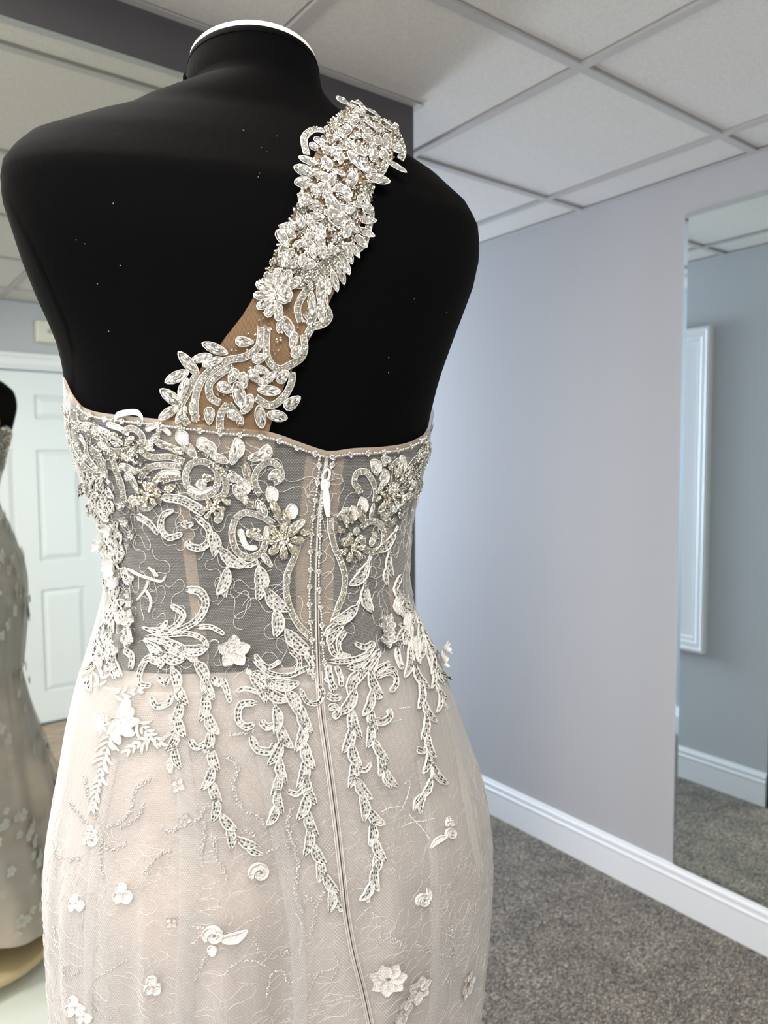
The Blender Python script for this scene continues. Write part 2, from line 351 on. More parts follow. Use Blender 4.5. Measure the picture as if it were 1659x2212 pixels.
# emergency light and conduit box above the door
em = empty('emergency_light', (1.08, -1.60, 2.25), 'cream emergency light box on the grey wall above the white door', 'emergency light')
boxobj('housing', (-.075, 0, -.055), (.065, .06, .065), M['cream'], em, .01)
boxobj('lamp_head', (.085, .0, -.02), (.155, .05, .03), M['cream'], em, .008)
boxobj('bracket', (.065, .01, -.01), (.09, .03, .02), M['seal'], em)
mb = MB(); mb.grid([[(-.01+r*cos(q*pi/6), yy, .005+r*sin(q*pi/6)) for q in range(12)] for r, yy in ((.012, .06), (.012, .064), (.001, .065))], True); mb.build('test_button', M['bead_grey'], em)
cd = empty('wall_conduit_box', (1.20, -1.60, 2.105), 'narrow cream box under the emergency light, right of the door casing top', 'wall box')
boxobj('box_body', (-.06, .0, -.02), (.06, .05, .12), M['cream'], cd, .008); boxobj('cover_plate', (-.045, .05, -.005), (.045, .054, .105), M['lampglass'], cd, .003)
# platform under the mannequin
pf = boxobj('display_platform', (-.30, -.02, .0), (.62, 1.12, .03), M['platform'], None, .006)
tag(pf, 'low white laminate platform under the mannequin', 'platform')

# ================================================================== the body
TH = math.radians(24)
Lx = cos(TH)*rt2 + sin(TH)*fwd2; Nx = -cos(TH)*fwd2 + sin(TH)*rt2
BASE = .62*fwd2 - .092*rt2
TAB = [(-1.46,.37,0),(-1.40,.355,0),(-1.30,.33,0),(-1.15,.30,0),(-1.0,.265,0),(-.85,.235,0),(-.72,.20,0),(-.6,.176,-.0035),(-.575,.1747,-.002),(-.55,.1754,-.0005),(-.525,.1766,.0005),(-.5,.1784,.0011),(-.475,.1805,.002),(-.45,.1822,.0025),(-.425,.1838,.0029),(-.4,.1853,.0029),(-.375,.1862,.0027),(-.35,.1865,.0024),(-.325,.1858,.0019),(-.3,.1829,.0012),(-.275,.1782,.0003),(-.25,.1712,-.0015),(-.225,.1632,-.0039),(-.2,.156,-.0056),(-.175,.1474,-.0069),(-.15,.1379,-.0081),(-.125,.1271,-.0103),(-.1,.1213,-.0093),(-.075,.1215,-.0088),(-.05,.1243,-.0095),(-.025,.1303,-.0097),(0,.1385,-.01),(.025,.1423,-.011),(.05,.1454,-.0084),(.075,.1494,-.0052),(.1,.1586,-.0045),(.125,.1691,-.0043),(.15,.1786,-.0033),(.17,.1848,-.0031),(.185,.1874,-.004),(.2,.1878,-.0054),(.21,.1856,-.006),(.22,.1802,-.005),(.23,.1696,-.0062),(.24,.1541,-.0028),(.25,.1346,-.0027),(.26,.1118,-.0024),(.27,.0904,-.0083),(.28,.0705,-.0085),(.29,.054,-.0042),(.3,.0532,-.0066),(.31,.0525,-.0071),(.32,.0513,-.0073),(.33,.0494,-.0079),(.345,.048,-.008)]
def itp(x, pts, c=1):
    if x <= pts[0][0]: return pts[0][c]
    for i in range(len(pts)-1):
        if x <= pts[i+1][0]:
            t = (x-pts[i][0])/(pts[i+1][0]-pts[i][0]); return pts[i][c]*(1-t)+pts[i+1][c]*t
    return pts[-1][c]
BB = [(-1.46,.42),(-1.3,.32),(-1.1,.20),(-.9,.145),(-.75,.12),(-.60,.115),(-.45,.125),(-.36,.135),(-.30,.135),(-.22,.120),(-.15,.098),(-.10,.088),(-.05,.088),(0,.094),(.08,.104),(.15,.104),(.20,.092),(.235,.075),(.26,.062),(.29,.054),(.40,.05)]
BF = [(-1.46,.26),(-1.3,.21),(-1.1,.15),(-.8,.115),(-.60,.11),(-.36,.115),(-.25,.115),(-.15,.10),(-.10,.092),(-.05,.095),(0,.115),(.06,.135),(.10,.13),(.16,.10),(.20,.08),(.235,.07),(.26,.06),(.29,.054),(.40,.05)]
FO = [(-.6,0),(.2,0),(.26,-.004),(.30,-.008),(.36,-.014)]
EX = [(-.6,2.1),(.1,2.3),(.2,2.5),(.26,2.2),(.30,2.0)]
TL = [(-1,0),(.26,0),(.30,.08),(.345,.17)]
def S(phi, z, o=0.0):
    """point on the figure: phi 0 = image right side, 90 = centre back, z relative to camera height"""
    a = itp(z, TAB, 1)+o; off = itp(z, TAB, 2); c, s = cos(phi), sin(phi)
    e = 2/(itp(z, EX)+(.75*min(1, -s*1.5)*min(1, max(0, (z+.8)/.3))*(1 if z < .12 else max(0, 1-(z-.12)/.08)) if s < 0 else 0))
    b = itp(z, BB if s > 0 else BF)+o
    if z < -.5 and s < 0 and o: pass
    l = a*math.copysign(abs(c)**e, c)+off; n = b*math.copysign(abs(s)**e, s)+itp(z, FO)
    return Vector((BASE.x+l*Lx.x+n*Nx.x, BASE.y+l*Lx.y+n*Nx.y, H+z+itp(z, TL)*n))
def ray(px, py):
    u = (px-CX)/F_PX; v = (CY-py)/F_PX
    return (Fv + Xc*u + Yc*v).normalized()
def surf_mb(zs, n, off, mod=None, phis=None):
    mb = MB(); uv = []
    ph = phis or [2*pi*i/n for i in range(n+1)]
    rows = []
    for z in zs:
        r = []
        for p in ph:
            q = S(p, z, off+(mod(p, z) if mod else 0)); r.append(q); uv.append((p*.15, z)); z = z0_
        rows.append(r)
    mb.grid(rows); return mb, uv
def bvh(mb): return BVHTree.FromPolygons([Vector(v) for v in mb.v], mb.f)
form = empty('dress_form', (BASE.x, BASE.y, .03), 'black jersey-covered mannequin torso with a white neck cap, seen from behind', 'mannequin')
def kid(mb, name, mats, parent, smooth=True, uvs=None):
    """parts are modelled in world space; shift them to their thing's origin"""
    p = parent; base = Vector((0, 0, 0))
    while p is not None: base = base + p.location; p = p.parent
    mb.v = [(v[0]-base.x, v[1]-base.y, v[2]-base.z) for v in mb.v]
    return mb.build(name, mats, parent, smooth, uvs=uvs)
def torso_off(z): return 0 if z > -.13 else (-.014 if z > -.2 else -.034)
zs_t = [-.62+.02*i for i in range(36)]+[.10, .12, .14, .155, .17, .18, .19, .2, .205, .21, .215, .22, .225, .23, .235, .24, .245, .25, .255, .26, .265, .27, .275, .28, .285, .29, .295, .30, .305, .31, .314, .3175]
mt = MB(); N_ = 128; rows = []
for z in zs_t: rows.append([S(2*pi*i/N_, z, torso_off(z)) for i in range(N_)])
rim = rows[-1]; cen = sum(rim, Vector())/N_
rows.append([cen+(p-cen)*.97+Vector((0, 0, .001)) for p in rim]); rows.append([cen+(p-cen)*.5+Vector((0, 0, .001)) for p in rim]); rows.insert(0, [Vector((BASE.x, BASE.y, H-.62)) + (p-Vector((BASE.x, BASE.y, H-.62)))*.02 for p in rows[0]])
mt.grid(rows, True); torso_bvh = bvh(mt)
kid(mt, 'torso', M['black'], form)
# neck cap: a thin pale disc, a little wider than the neck
mc = MB(); nn = Vector((0, 0, 1)); rr = []
for sc_, dz in ((.9, .0006), (.968, .0006), (.975, .0014), (.975, .0040), (.965, .0047), (.3, .005), (.02, .005)): rr.append([cen+(p-cen)*sc_+Vector((0, 0, dz)) for p in rim])
mc.grid(rr, True); kid(mc, 'neck_cap', M['cap'], form)
sm_ = MB(); sm_.tube([S(2*pi*i/96, .3135, .0000)+Vector((0, 0, 0)) for i in range(97)], .0005, 5); kid(sm_, 'collar_seam', M['black'], form)
# folded jersey edge at the left of the neck
fd = MB(); fd.tube([S(math.radians(183), z, .0022) for z in (.287, .292, .297, .302, .306)], [.0008, .0016, .002, .0016, .0006], 8); kid(fd, 'jersey_fold', M['black'], form)
for side in (0, 1):                      # flat arm-hole plates under the jersey
    ap = MB(); rws_ = []
    for rr_, oo in ((1.0, .0001), (.93, .0008), (.86, .0009), (.4, .0009), (.02, .0009)):
        row = []
        for k_ in range(40):
            q = 2*pi*k_/40; z = .115+.082*rr_*sin(q); p = (pi if side else 0)+(.34*rr_*cos(q))*(1 if side else -1)
            row.append(S(p, z, oo))
        rws_.append(row)
    ap.grid(rws_, True); kid(ap, 'arm_plate', M['black'], form)
po = MB(); po.grid([[(x, y, z) for x, y, z in r] for r in lathe([(.014, .09), (.014, .90)], 16, (BASE.x, BASE.y))], True); kid(po, 'pole', M['steel'], form)
bs = MB(); bs.grid(lathe([(.01, .068), (.208, .068), (.216, .072), (.216, .088), (.208, .094), (.04, .096), (.03, .11), (.016, .112)], 56, (BASE.x+.01, BASE.y)), True); kid(bs, 'base_disc', M['pale_wood'], form)
for q in range(4):
    a = .6+q*pi/2; bs = MB(); bs.grid(lathe([(.001, .031), (.018, .031), (.020, .036), (.014, .066), (.014, .07)], 14, (BASE.x+.01+.16*cos(a), BASE.y+.16*sin(a))), True); kid(bs, 'foot', M['rubber'], form)

# ================================================================== the gown
gown = empty('wedding_gown', (BASE.x, BASE.y, .06), 'beaded ivory one-shoulder wedding gown with sheer corset back worn by the mannequin', 'wedding dress')
NECK = [(150,818),(158,838),(168,858),(185,880),(215,893),(270,901),(330,907),(400,916),(480,926),(560,933),(600,942),(640,957),(690,974),(715,977),(760,971),(820,968),(870,960),(900,946),(918,932),(926,918)]
def hit(px, py, tree):
    """surface point under a place on the figure; beyond its outline the nearest surface depth is kept"""
    d0 = ray(px, py); h = tree.ray_cast(CAM, d0)
    if h[0] is not None and (h[0]-CAM).length < 1.2: return h[0], (h[1] if h[1].dot(d0) < 0 else -h[1])
    cxp = 545 if py > 330 else 700
    for t in range(1, 60):
        q = px+(cxp-px)*t/60.0; h = tree.ray_cast(CAM, ray(q, py+(6*t/10 if py < 400 else 0)))
        if h[0] is not None and (h[0]-CAM).length < 1.2:
            dep = (h[0]-CAM).dot(Fv); n = h[1] if h[1].dot(ray(q, py)) < 0 else -h[1]
            return CAM+d0*(dep/d0.dot(Fv)), n
    return CAM+d0*.6, -d0
def phiz(P):
    d_ = P-BASE; z = P.z-H
    l = (d_.x*Lx.x+d_.y*Lx.y-itp(z, TAB, 2)); n = d_.x*Nx.x+d_.y*Nx.y
    e = itp(z, EX)/2; a = itp(z, TAB, 1); b = itp(z, BB if n > 0 else BF)
    c = math.copysign(abs(l/a)**e, l); s = math.copysign(abs(n/b)**e, n)
    return math.atan2(s, c), z
neck_pz = sorted([phiz(hit(x, y, torso_bvh)[0]) for x, y in NECK])
zL, zR = neck_pz[-1], neck_pz[0]
def ztop(phi):
    p = (phi+pi) % (2*pi)-pi
    if neck_pz[0][0] <= p <= neck_pz[-1][0]: return itp(p, neck_pz)
    # over the sides to the sweetheart front
    fr = [(-pi*1.0-.35, zL[1]+.005), (-2.6, .085), (-2.1, .112), (-1.75, .09), (-1.571, .06), (-1.4, .09), (-1.0, .112), (-.5, .09), (neck_pz[0][0], zR[1])]
    fr[0] = (neck_pz[-1][0]-2*pi, zL[1])
    if p > neck_pz[-1][0]: p -= 2*pi
    return itp(p, fr)
# folds of the skirt
def fold(px, py, w, h):
    P, n = hit(px, py, torso_bvh); return (phiz(P)[0], w, h)
FOLDS = [fold(400, 1900, .035, .006), fold(640, 2050, .16, -.012), fold(985, 1700, .05, .005), fold(790, 2050, .05, .003), fold(520, 2050, .05, .003)]
def skirt_mod(p, z):
    q = (p+pi) % (2*pi)-pi; w = min(1, max(0, (-.17-z)/.2)); s = 0
    for f0, ww, hh in FOLDS: s += hh*math.exp(-((q-f0)/ww)**2)
    s += .0012*sin(23*q+3*z*4)+.0008*sin(41*q-6*z)
    fl = min(1, max(0, (-.75-z)/.6)); s2 = fl*(.035*sin(9*q+1)+.015*sin(17*q+2))
    return w*s+s2
def bod_mod(p, z): return .0006*sin(31*p)*sin(40*z)
NB = 180; PH = [2*pi*i/NB for i in range(NB+1)]
mb = MB(); uv = []; rows = []
for t in range(31):
    r = []
    for p in PH:
        zt = ztop(p); z = zt+(-.158-zt)*t/30; q = S(p, z, .0032+bod_mod(p, z)); r.append(q); uv.append((p*.13, z))
    rows.append(r)
mb.grid(rows); bod_geo = (list(mb.v), list(mb.f)); bodice = kid(mb, 'bodice', M['bodice_net'], gown, uvs=uv)
zs_s = [-.156-.0158*i for i in range(28)]+[-.60-.035*i for i in range(1, 25)]
def hem(p): return -1.385+.055*max(0, -sin(p+.5))-.05*max(0, sin(p))
def zh(p, z): return z if z > -.6 else -.6+(z+.6)*(hem(p)+.6)/(-.84)
def skirt(off0, n=220):
    mb = MB(); uv = []; rows = []; PHs = [2*pi*i/n for i in range(n+1)]
    for j, z in enumerate(zs_s):
        r = []
        for p in PHs:
            z0_ = z; z = zh(p, z); w = min(1, max(0, (-.156-z)/.1)); q = S(p, z, (off0 if off0 < 0 else off0*w)+.004*(1-w)+skirt_mod(p, z)*(1 if off0 >= 0 else .8)); r.append(q); uv.append((p*.15, z))
        rows.append(r)
    mb.grid(rows); return mb, uv
mb, uv = skirt(.0); sk_geo = (list(mb.v), list(mb.f)); kid(mb, 'tulle_overskirt', M['skirt_net'], gown, uvs=uv)
lining = MB(); PHs = [2*pi*i/180 for i in range(181)]; rows = []; uv = []
for z in [-.146]+zs_s:
    r = []
    for p in PHs:
        z0_ = z; z = zh(p, z)
        r.append(S(p, z, (-.009+.006*max(0, min(1, (z+.25)/.06)))+.7*skirt_mod(p, z))); uv.append((p*.15, z)); z = z0_
    rows.append(r)
lining.grid(rows); kid(lining, 'skirt_lining', M['lining'], gown, uvs=uv)
vv = bod_geo[0]+sk_geo[0]; nb = len(bod_geo[0])
dress_bvh = BVHTree.FromPolygons([Vector(v) for v in vv], bod_geo[1]+[tuple(i+nb for i in f) for f in sk_geo[1]])

def pt(px, py, tree, lift):
    P, n = hit(px, py, tree); return P+n*lift, n
def path3(pts, tree, lift, step=6.0, wig=0):
    """smooth a polyline of places and lay it on the surface"""
    P = [Vector((x, y)) for x, y in pts]; out = []
    if len(P) == 2: P = [P[0], (P[0]+P[1])/2, P[1]]
    for i in range(len(P)-1):
        p0 = P[max(i-1, 0)]; p1 = P[i]; p2 = P[i+1]; p3 = P[min(i+2, len(P)-1)]
        n = max(2, int((p2-p1).length/step))
        for k_ in range(n):
            t = k_/n; out.append(.5*((2*p1)+(p2-p0)*t+(2*p0-5*p1+4*p2-p3)*t*t+(3*p1-p0-3*p2+p3)*t**3))
    out.append(P[-1]); res = []
    for q in out:
        a, n = pt(q.x, q.y, tree, lift); res.append((a, n, q))
    return res
def mpp(P): return (P-CAM).dot(Fv)/F_PX      # metres per pixel at a point
# --- gem meshes -------------------------------------------------------------
def facets(m, scale, amt):
    """cut stone: small flat cuts, each with its own direction"""
    n, l, p = nodes(m); t = n.new('ShaderNodeTexCoord'); v = n.new('ShaderNodeTexVoronoi'); v.inputs['Scale'].default_value = scale; l.new(t.outputs['Object'], v.inputs[0])
    g = n.new('ShaderNodeNewGeometry'); a = n.new('ShaderNodeVectorMath'); a.operation = 'SUBTRACT'; l.new(v.outputs['Color'], a.inputs[0]); a.inputs[1].default_value = (.5, .5, .5)
    b = n.new('ShaderNodeVectorMath'); b.operation = 'SCALE'; l.new(a.outputs[0], b.inputs[0]); b.inputs['Scale'].default_value = amt
    c = n.new('ShaderNodeVectorMath'); c.operation = 'ADD'; l.new(b.outputs[0], c.inputs[0]); l.new(g.outputs['Normal'], c.inputs[1])
    d_ = n.new('ShaderNodeVectorMath'); d_.operation = 'NORMALIZE'; l.new(c.outputs[0], d_.inputs[0]); l.new(d_.outputs[0], p.inputs['Normal'])
M['seed'] = mat('seed_crystal', (.80, .77, .69), .08, .95); facets(M['seed'], 700, 1.7)
M['seed_gold'] = mat('seed_crystal_champagne', (.72, .67, .55), .1, .9); facets(M['seed_gold'], 700, 1.7)
facets(M['crystal'], 2.7, 1.9); facets(M['crystal_gold'], 2.7, 2.1); facets(M['gem_dark'], 4, 1.2); facets(M['bead'], 900, .8)
def gem_mesh(kind, m, cord=True):
    mb = MB(); n = {'round': 8, 'marquise': 12, 'drop': 11, 'bugle': 6}[kind]; out = []
    for i in range(n):
        t = 2*pi*i/n
        if kind == 'round': x, y = cos(t), sin(t)
        elif kind == 'marquise': x = cos(t); y = math.copysign(abs(sin(t))**1.25, sin(t))
        elif kind == 'drop': x = cos(t); y = sin(t)*(1-.55*(x+1)/2)*1.15
        out.append((x, y))
    h = .42
    r0 = [(x, y, 0) for x, y in out]; r1 = [(x*.98, y*.98, h*.45) for x, y in out]
    r2 = []
    for i in range(n):
        x0, y0 = out[i]; x1, y1 = out[(i+1) % n]; r2.append(((x0+x1)/2*.72, (y0+y1)/2*.72, h*.85))
    r3 = [(x*.40, y*.40, h*1.1) for x, y in out]
    mb.v = r0+r1+r2+r3+[(0, 0, h*1.16)]
    for i in range(n):
        j = (i+1) % n
        mb.f += [(i, j, n+j, n+i), (n+i, n+j, 2*n+i), (n+j, 2*n+j, 2*n+i), (2*n+i, 2*n+j, 3*n+j), (2*n+i, 3*n+j, 3*n+i), (3*n+i, 3*n+j, 4*n)]
    mb.m = [0]*len(mb.f)
    if cord:
        mb.tube([(out[i % n][0]*1.12, out[i % n][1]*1.16, .06) for i in range(n+1)], .075, 4, mi=1, cap=False)
    return mb.build(kind+'_gem', [m, M['cord']], smooth=False, mesh_only=True)
GM = {}
for kd in ('round', 'marquise', 'drop'):
    GM[kd] = gem_mesh(kd, M['crystal']); GM[kd+'g'] = gem_mesh(kd, M['crystal_gold'], False)
GM['plain'] = gem_mesh('round', M['crystal'], False); GM['dark'] = gem_mesh('round', M['gem_dark'], False)
def worldoff(parent):
    b = Vector((0, 0, 0)); p = parent
    while p is not None: b = b+p.location; p = p.parent
    return b
def gem(kd, px, py, ang, ln, wd, tree, lift, parent, name='rhinestone', jit=.22):
    P, n = pt(px, py, tree, lift); a = math.radians(ang)
    P2, _ = pt(px+8*cos(a), py+8*sin(a), tree, lift); t = P2-P; t = t-n*t.dot(n)
    if t.length < 1e-5: t = n.orthogonal()
    t.normalize(); n = (n+Vector((random.uniform(-jit, jit), random.uniform(-jit, jit), random.uniform(-jit, jit)))).normalized()
    t = (t-n*t.dot(n)).normalized(); w = n.cross(t); s = mpp(P)
    sl = ln*s/2; sw = wd*s/2; hz = min(sl, sw)*1.15
    o = bpy.data.objects.new(name, GM[kd]); o.parent = parent; b = worldoff(parent)
    o.matrix_local = Matrix(((t.x*sl, w.x*sw, n.x*hz, P.x-b.x), (t.y*sl, w.y*sw, n.y*hz, P.y-b.y), (t.z*sl, w.z*sw, n.z*hz, P.z-b.z), (0, 0, 0, 1)))
    COL.objects.link(o); return o
def bead(mb, P, n, r, mi=0):
    u = n.orthogonal().normalized(); w = n.cross(u); k_ = random.random()*2
    ring = [P+(u*cos(k_+i*pi/3)+w*sin(k_+i*pi/3))*r for i in range(6)]; r2 = [P+n*r*.75+(u*cos(k_+.5+i*pi/3)+w*sin(k_+.5+i*pi/3))*r*.62 for i in range(6)]
    mb.add(ring+r2+[P+n*r*1.05], [(i, (i+1) % 6, 6+(i+1) % 6, 6+i) for i in range(6)]+[(6+i, 6+(i+1) % 6, 12) for i in range(6)], mi)
def rod(mb, P, t, n, ln, r, mi=0):
    w = n.cross(t).normalized(); vs = []
    for e in (-.5, .5):
        for i in range(5): vs.append(P+t*ln*e+(n*cos(2*pi*i/5)+w*sin(2*pi*i/5))*r)
    mb.add(vs, [(i, (i+1) % 5, 5+(i+1) % 5, 5+i) for i in range(5)]+[(4, 3, 2, 1, 0), (5, 6, 7, 8, 9)], mi)
def chain(pts, tree, parent, lift=.002, rpx=2.7, rows_=2, gold=False, cord=True, name='rhinestone_chain'):
    pa = path3(pts, tree, lift, 3.0); mb = MB(); acc = 0; nxt = 0; cl = []; cr = []; cn = []
    for i in range(len(pa)):
        P, n, q = pa[i]; t = pa[min(i+1, len(pa)-1)][0]-pa[max(i-1, 0)][0]
        if t.length < 1e-7: continue
        t.normalize(); w = n.cross(t).normalized(); s = mpp(P); r = rpx*s
        if i: acc += (P-pa[i-1][0]).length
        if acc >= nxt:
            nxt = acc+r*1.8
            for k_ in range(rows_):
                bead(mb, P+w*(k_-(rows_-1)/2)*r*1.9+n*r*.25, (n+Vector((random.uniform(-.2, .2), random.uniform(-.2, .2), random.uniform(-.2, .2)))).normalized(), r, 0)
        e = (rows_/2*1.95+.5)*r; cl.append(P+w*e-n*.0006); cr.append(P-w*e-n*.0006); cn.append(n)
    if cord and len(cl) > 2:
        cc = 1.0*mpp(cl[0]); mb.tube(cl, cc, 4, cn, 1); mb.tube(cr, cc, 4, cn, 1)
        a = [c_-n_*.0004 for c_, n_ in zip(cl, cn)]; b_ = [c_-n_*.0004 for c_, n_ in zip(cr, cn)]; mb.grid([a, b_], False, 2)
    o = kid(mb, name, [M['seed_gold'] if gold else M['seed'], M['cord'], M['quilt']], parent, smooth=False); o['kind'] = 'stuff'; return o
def ribbon(pts, prof, tree, parent, lift=.0006, name='leaf_applique', beads='dark', step=4.0, nb=2, ridge=.0017):
    """an embroidered shape along a spine: corded rim, quilted inside, bead rows on it; prof(t) = half width in pixels"""
    pa = path3(pts, tree, lift, step); N = len(pa); rows = []; ctr = []
    for i, (P, n, q) in enumerate(pa):
        t = pa[min(i+1, N-1)][0]-pa[max(i-1, 0)][0]; t.normalize(); w = n.cross(t).normalized(); s = mpp(P)
        tt = i/(N-1); hw = max(prof(tt), .8)*s*(1+random.uniform(-.07, .07)); rd = ridge*(1 if hw > .0022 else .7)
        e = min(.55, 2.9*s/hw); us = [-1, -1+e*.15, -1+e*.5, -1+e*.9, -1+e, -.25, 0, .25, 1-e, 1-e*.9, 1-e*.5, 1-e*.15, 1]
        hs = [0, .75, 1.0, .7, .3, .42, .30, .42, .3, .7, 1.0, .75, 0]; jg = 1+.3*(-1)**i
        rows.append([P+w*hw*u+n*rd*h_*(jg if abs(u) == .25 else 1) for u, h_ in zip(us, hs)]); ctr.append((P, n, t, w, hw, rd))
    mb = MB(); mb.grid(rows)
    if beads: mb.m = [1 if 4 <= j % 12 <= 7 else 0 for j in range(len(mb.f))]
    o = kid(mb, name, [M['thread'], M['quilt']], parent, True)
    if beads:
        bm_ = MB(); ln = 5.2; acc = 0; nxt = 0
        for i in range(1, N-1):
            P, n, t, w, hw, rd = ctr[i]; s = mpp(P); acc += (P-ctr[i-1][0]).length
            if acc >= nxt:
                nxt = acc+ln*1.35*s
                k_ = [0] if hw < 5.5*s else ([-.35, .35] if hw < 9.5*s else [-.48, 0, .48])
                for e in k_:
                    rod(bm_, P+w*hw*e+n*(rd*.42+.0003), t, n, ln*s, 1.05*s, 0 if (beads == 'dark' and random.random() < .62) else 1)
        if bm_.f:
            c = kid(bm_, 'bugle_beads', [M['bead_dark'], M['bead']], o); c['kind'] = 'stuff'
    return o
def leafw(w): return lambda t: w*1.36*max(.03, sin(pi*min(1, (t*.955+.03)**.92)))**.85
def scrollw(w0, w1): return lambda t: (w0+(w1-w0)*t)*(min(1, .35+t*5))*(1 if t < .88 else math.sqrt(max(.05, 1-((t-.88)/.12)**2)))
def leaf(x0, y0, x1, y1, w, tree, parent, bend=.12, **k_):
    dx, dy_ = x1-x0, y1-y0; mx, my = (x0+x1)/2-dy_*bend, (y0+y1)/2+dx*bend
    return ribbon([(x0, y0), (mx, my), (x1, y1)], leafw(w), tree, parent, **k_)
def spray(sp, tree, parent, ll=46, lw=10, gap=30, taper=.75, gems=True, open_=21, start=0.0):
    P = [Vector(p) for p in sp]; L_ = [0]
    for i in range(1, len(P)): L_.append(L_[-1]+(P[i]-P[i-1]).length)
    tot = L_[-1]
    def at(s):
        s = max(0, min(tot, s))
        for i in range(len(P)-1):
            if s <= L_[i+1]+1e-6:
                d_ = (P[i+1]-P[i]); return P[i]+d_*((s-L_[i])/max(1e-6, d_.length)), d_.normalized()
    ribbon(sp, lambda t: 3.4, tree, parent, name='stem_applique', beads=None, lift=.0006, step=7)
    ll *= 1.32; gap *= 1.22
    s = gap*.3+start*tot; side = 1; k_ = 0
    while s < tot-ll*.6:
        p, d_ = at(s); f_ = 1-(1-taper)*(s/tot); a = math.atan2(d_.y, d_.x)+side*math.radians(open_+random.uniform(-5, 5))
        l2 = ll*1.04*f_*random.uniform(.9, 1.1)
        leaf(p.x, p.y, p.x+l2*cos(a), p.y+l2*sin(a), lw*f_, tree, parent, bend=-.12*side, lift=.0006+.0005*(k_ % 3))
        if gems and k_ % 3 == 1: gem('dark', p.x, p.y, 0, 11.5, 11.5, tree, .0026, parent, 'crystal')
        elif gems and k_ % 3 == 2: gem('plain', p.x, p.y, 0, 6.5, 6.5, tree, .0026, parent, 'crystal')
        s += gap*f_*random.uniform(.86, 1.02); side = -side; k_ += 1
    p, d_ = at(tot-ll*.7); q, _ = at(tot); leaf(p.x, p.y, q.x, q.y, lw*.8*taper, tree, parent)
def flower(x, y, r, tree, parent, n=5, rot=0, name='flower_applique', m='thread', lift=.0012, gemk='plain', cup=.0016, sep=.40):
    C, nn = pt(x, y, tree, lift); mb = MB(); s = mpp(C); u = (pt(x+6, y, tree, lift)[0]-C); u = (u-nn*u.dot(nn)).normalized(); w = nn.cross(u)
    for k_ in range(n):
        a0 = rot+2*pi*k_/n; rows = []
        for i in range(7):
            t = i/6; rad = r*s*(.12+.88*t); hw = r*s*sep*(sin(pi*min(1, .08+t*.84))**.6); row = []
            for j in range(7):
                v = -1+j/3.0; ro = rad-.12*r*s*v*v*t
                p = C+(u*cos(a0)+w*sin(a0))*ro+(-u*sin(a0)+w*cos(a0))*hw*v+nn*(cup*(t**1.5)+(.0011 if abs(v) > .9 or i == 6 else .0001+.0006*((j+i) % 2))+random.uniform(0, .0004)+.0003*k_)
                row.append(p)
            rows.append(row)
        q0 = len(mb.f); mb.grid(rows)
        if m == 'thread':
            for fi in range(q0, len(mb.f)):
                i_, j_ = divmod(fi-q0, 6)
                if i_ < 5 and 1 <= j_ <= 4: mb.m[fi] = 1
    o = kid(mb, name, [M[m], M['quilt']], parent)
    if gemk: gem(gemk, x, y, 0, r*.42, r*.42, tree, lift+.0014, o, 'crystal', .05)
    return o
D = dress_bvh; T = torso_bvh
# ---------------- stitched thread meanders over the net (too fine to count)
def meander(name, n, phi_rng, z_rng, mat_, off, r, steps=46, st=.0017, parent=gown, seed=1, zt=False):
    rd = random.Random(seed); mb = MB()
    for _ in range(n):
        p = rd.uniform(*phi_rng); z = rd.uniform(*z_rng); h0 = rd.uniform(0, 2*pi); am = rd.uniform(1.15, 1.6); f1 = rd.uniform(.24, .36); ph = rd.uniform(0, 6); pts = []; dr = rd.uniform(-.02, .02)
        for k_ in range(steps):
            h0 += dr; h = h0+am*sin(k_*f1+ph)+.45*sin(k_*f1*.37+2*ph); p += st*cos(h)/.15; z += st*sin(h)
            if not (z_rng[0] < z < (ztop(p)-.006 if zt else z_rng[1])): break
            pts.append(S(p, z, off+(skirt_mod(p, z) if not zt else bod_mod(p, z))))
        if len(pts) > 5: mb.tube(pts, r, 3, cap=False)
    o = kid(mb, name, M[mat_], parent); o['kind'] = 'stuff'; return o
meander('stitched_thread', 120, (.15, 3.1), (-.15, .02), 'cord', .0038, .00019, seed=3, zt=True, steps=60)
meander('stitched_thread', 520, (-.1, 3.3), (-.62, -.16), 'fine_thread', .0003, .00015, seed=5, steps=60)
# ---------------- boning channels and zip
def band(pts, w, name, m, tree, parent, lift, step=10):
    pa = path3(pts, tree, lift, step); mb = MB(); rows = []; uvs = []; acc = 0
    for i, (P, n, q) in enumerate(pa):
        t = (pa[min(i+1, len(pa)-1)][0]-pa[max(i-1, 0)][0]).normalized(); x = n.cross(t).normalized(); s = mpp(P); ww = (w(i/(len(pa)-1)) if callable(w) else w)*s/2
        rows.append([P-x*ww-n*.0003, P-x*ww*.6, P, P+x*ww*.6, P+x*ww-n*.0003])
        if i: acc += (P-pa[i-1][0]).length
        uvs += [(ww*e, acc) for e in (-1, -.6, 0, .6, 1)]
    mb.grid(rows); return kid(mb, name, m, parent, uvs=uvs)
BN = .0006
def chan(pts, w): band(pts, w, 'boning_channel', M['nude_net'], T, gown, .0012)
chan([(392, 1060), (405, 1160), (418, 1260), (432, 1360), (442, 1470)], 26)
chan([(196, 1040), (232, 1150), (252, 1280), (250, 1400)], 22)
chan([(850, 1020), (838, 1140), (842, 1260), (862, 1380)], 24)
chan([(676, 985), (664, 1100), (654, 1250), (662, 1400), (672, 1450)], 34); chan([(730, 985), (716, 1100), (706, 1250), (706, 1400), (708, 1450)], 30)
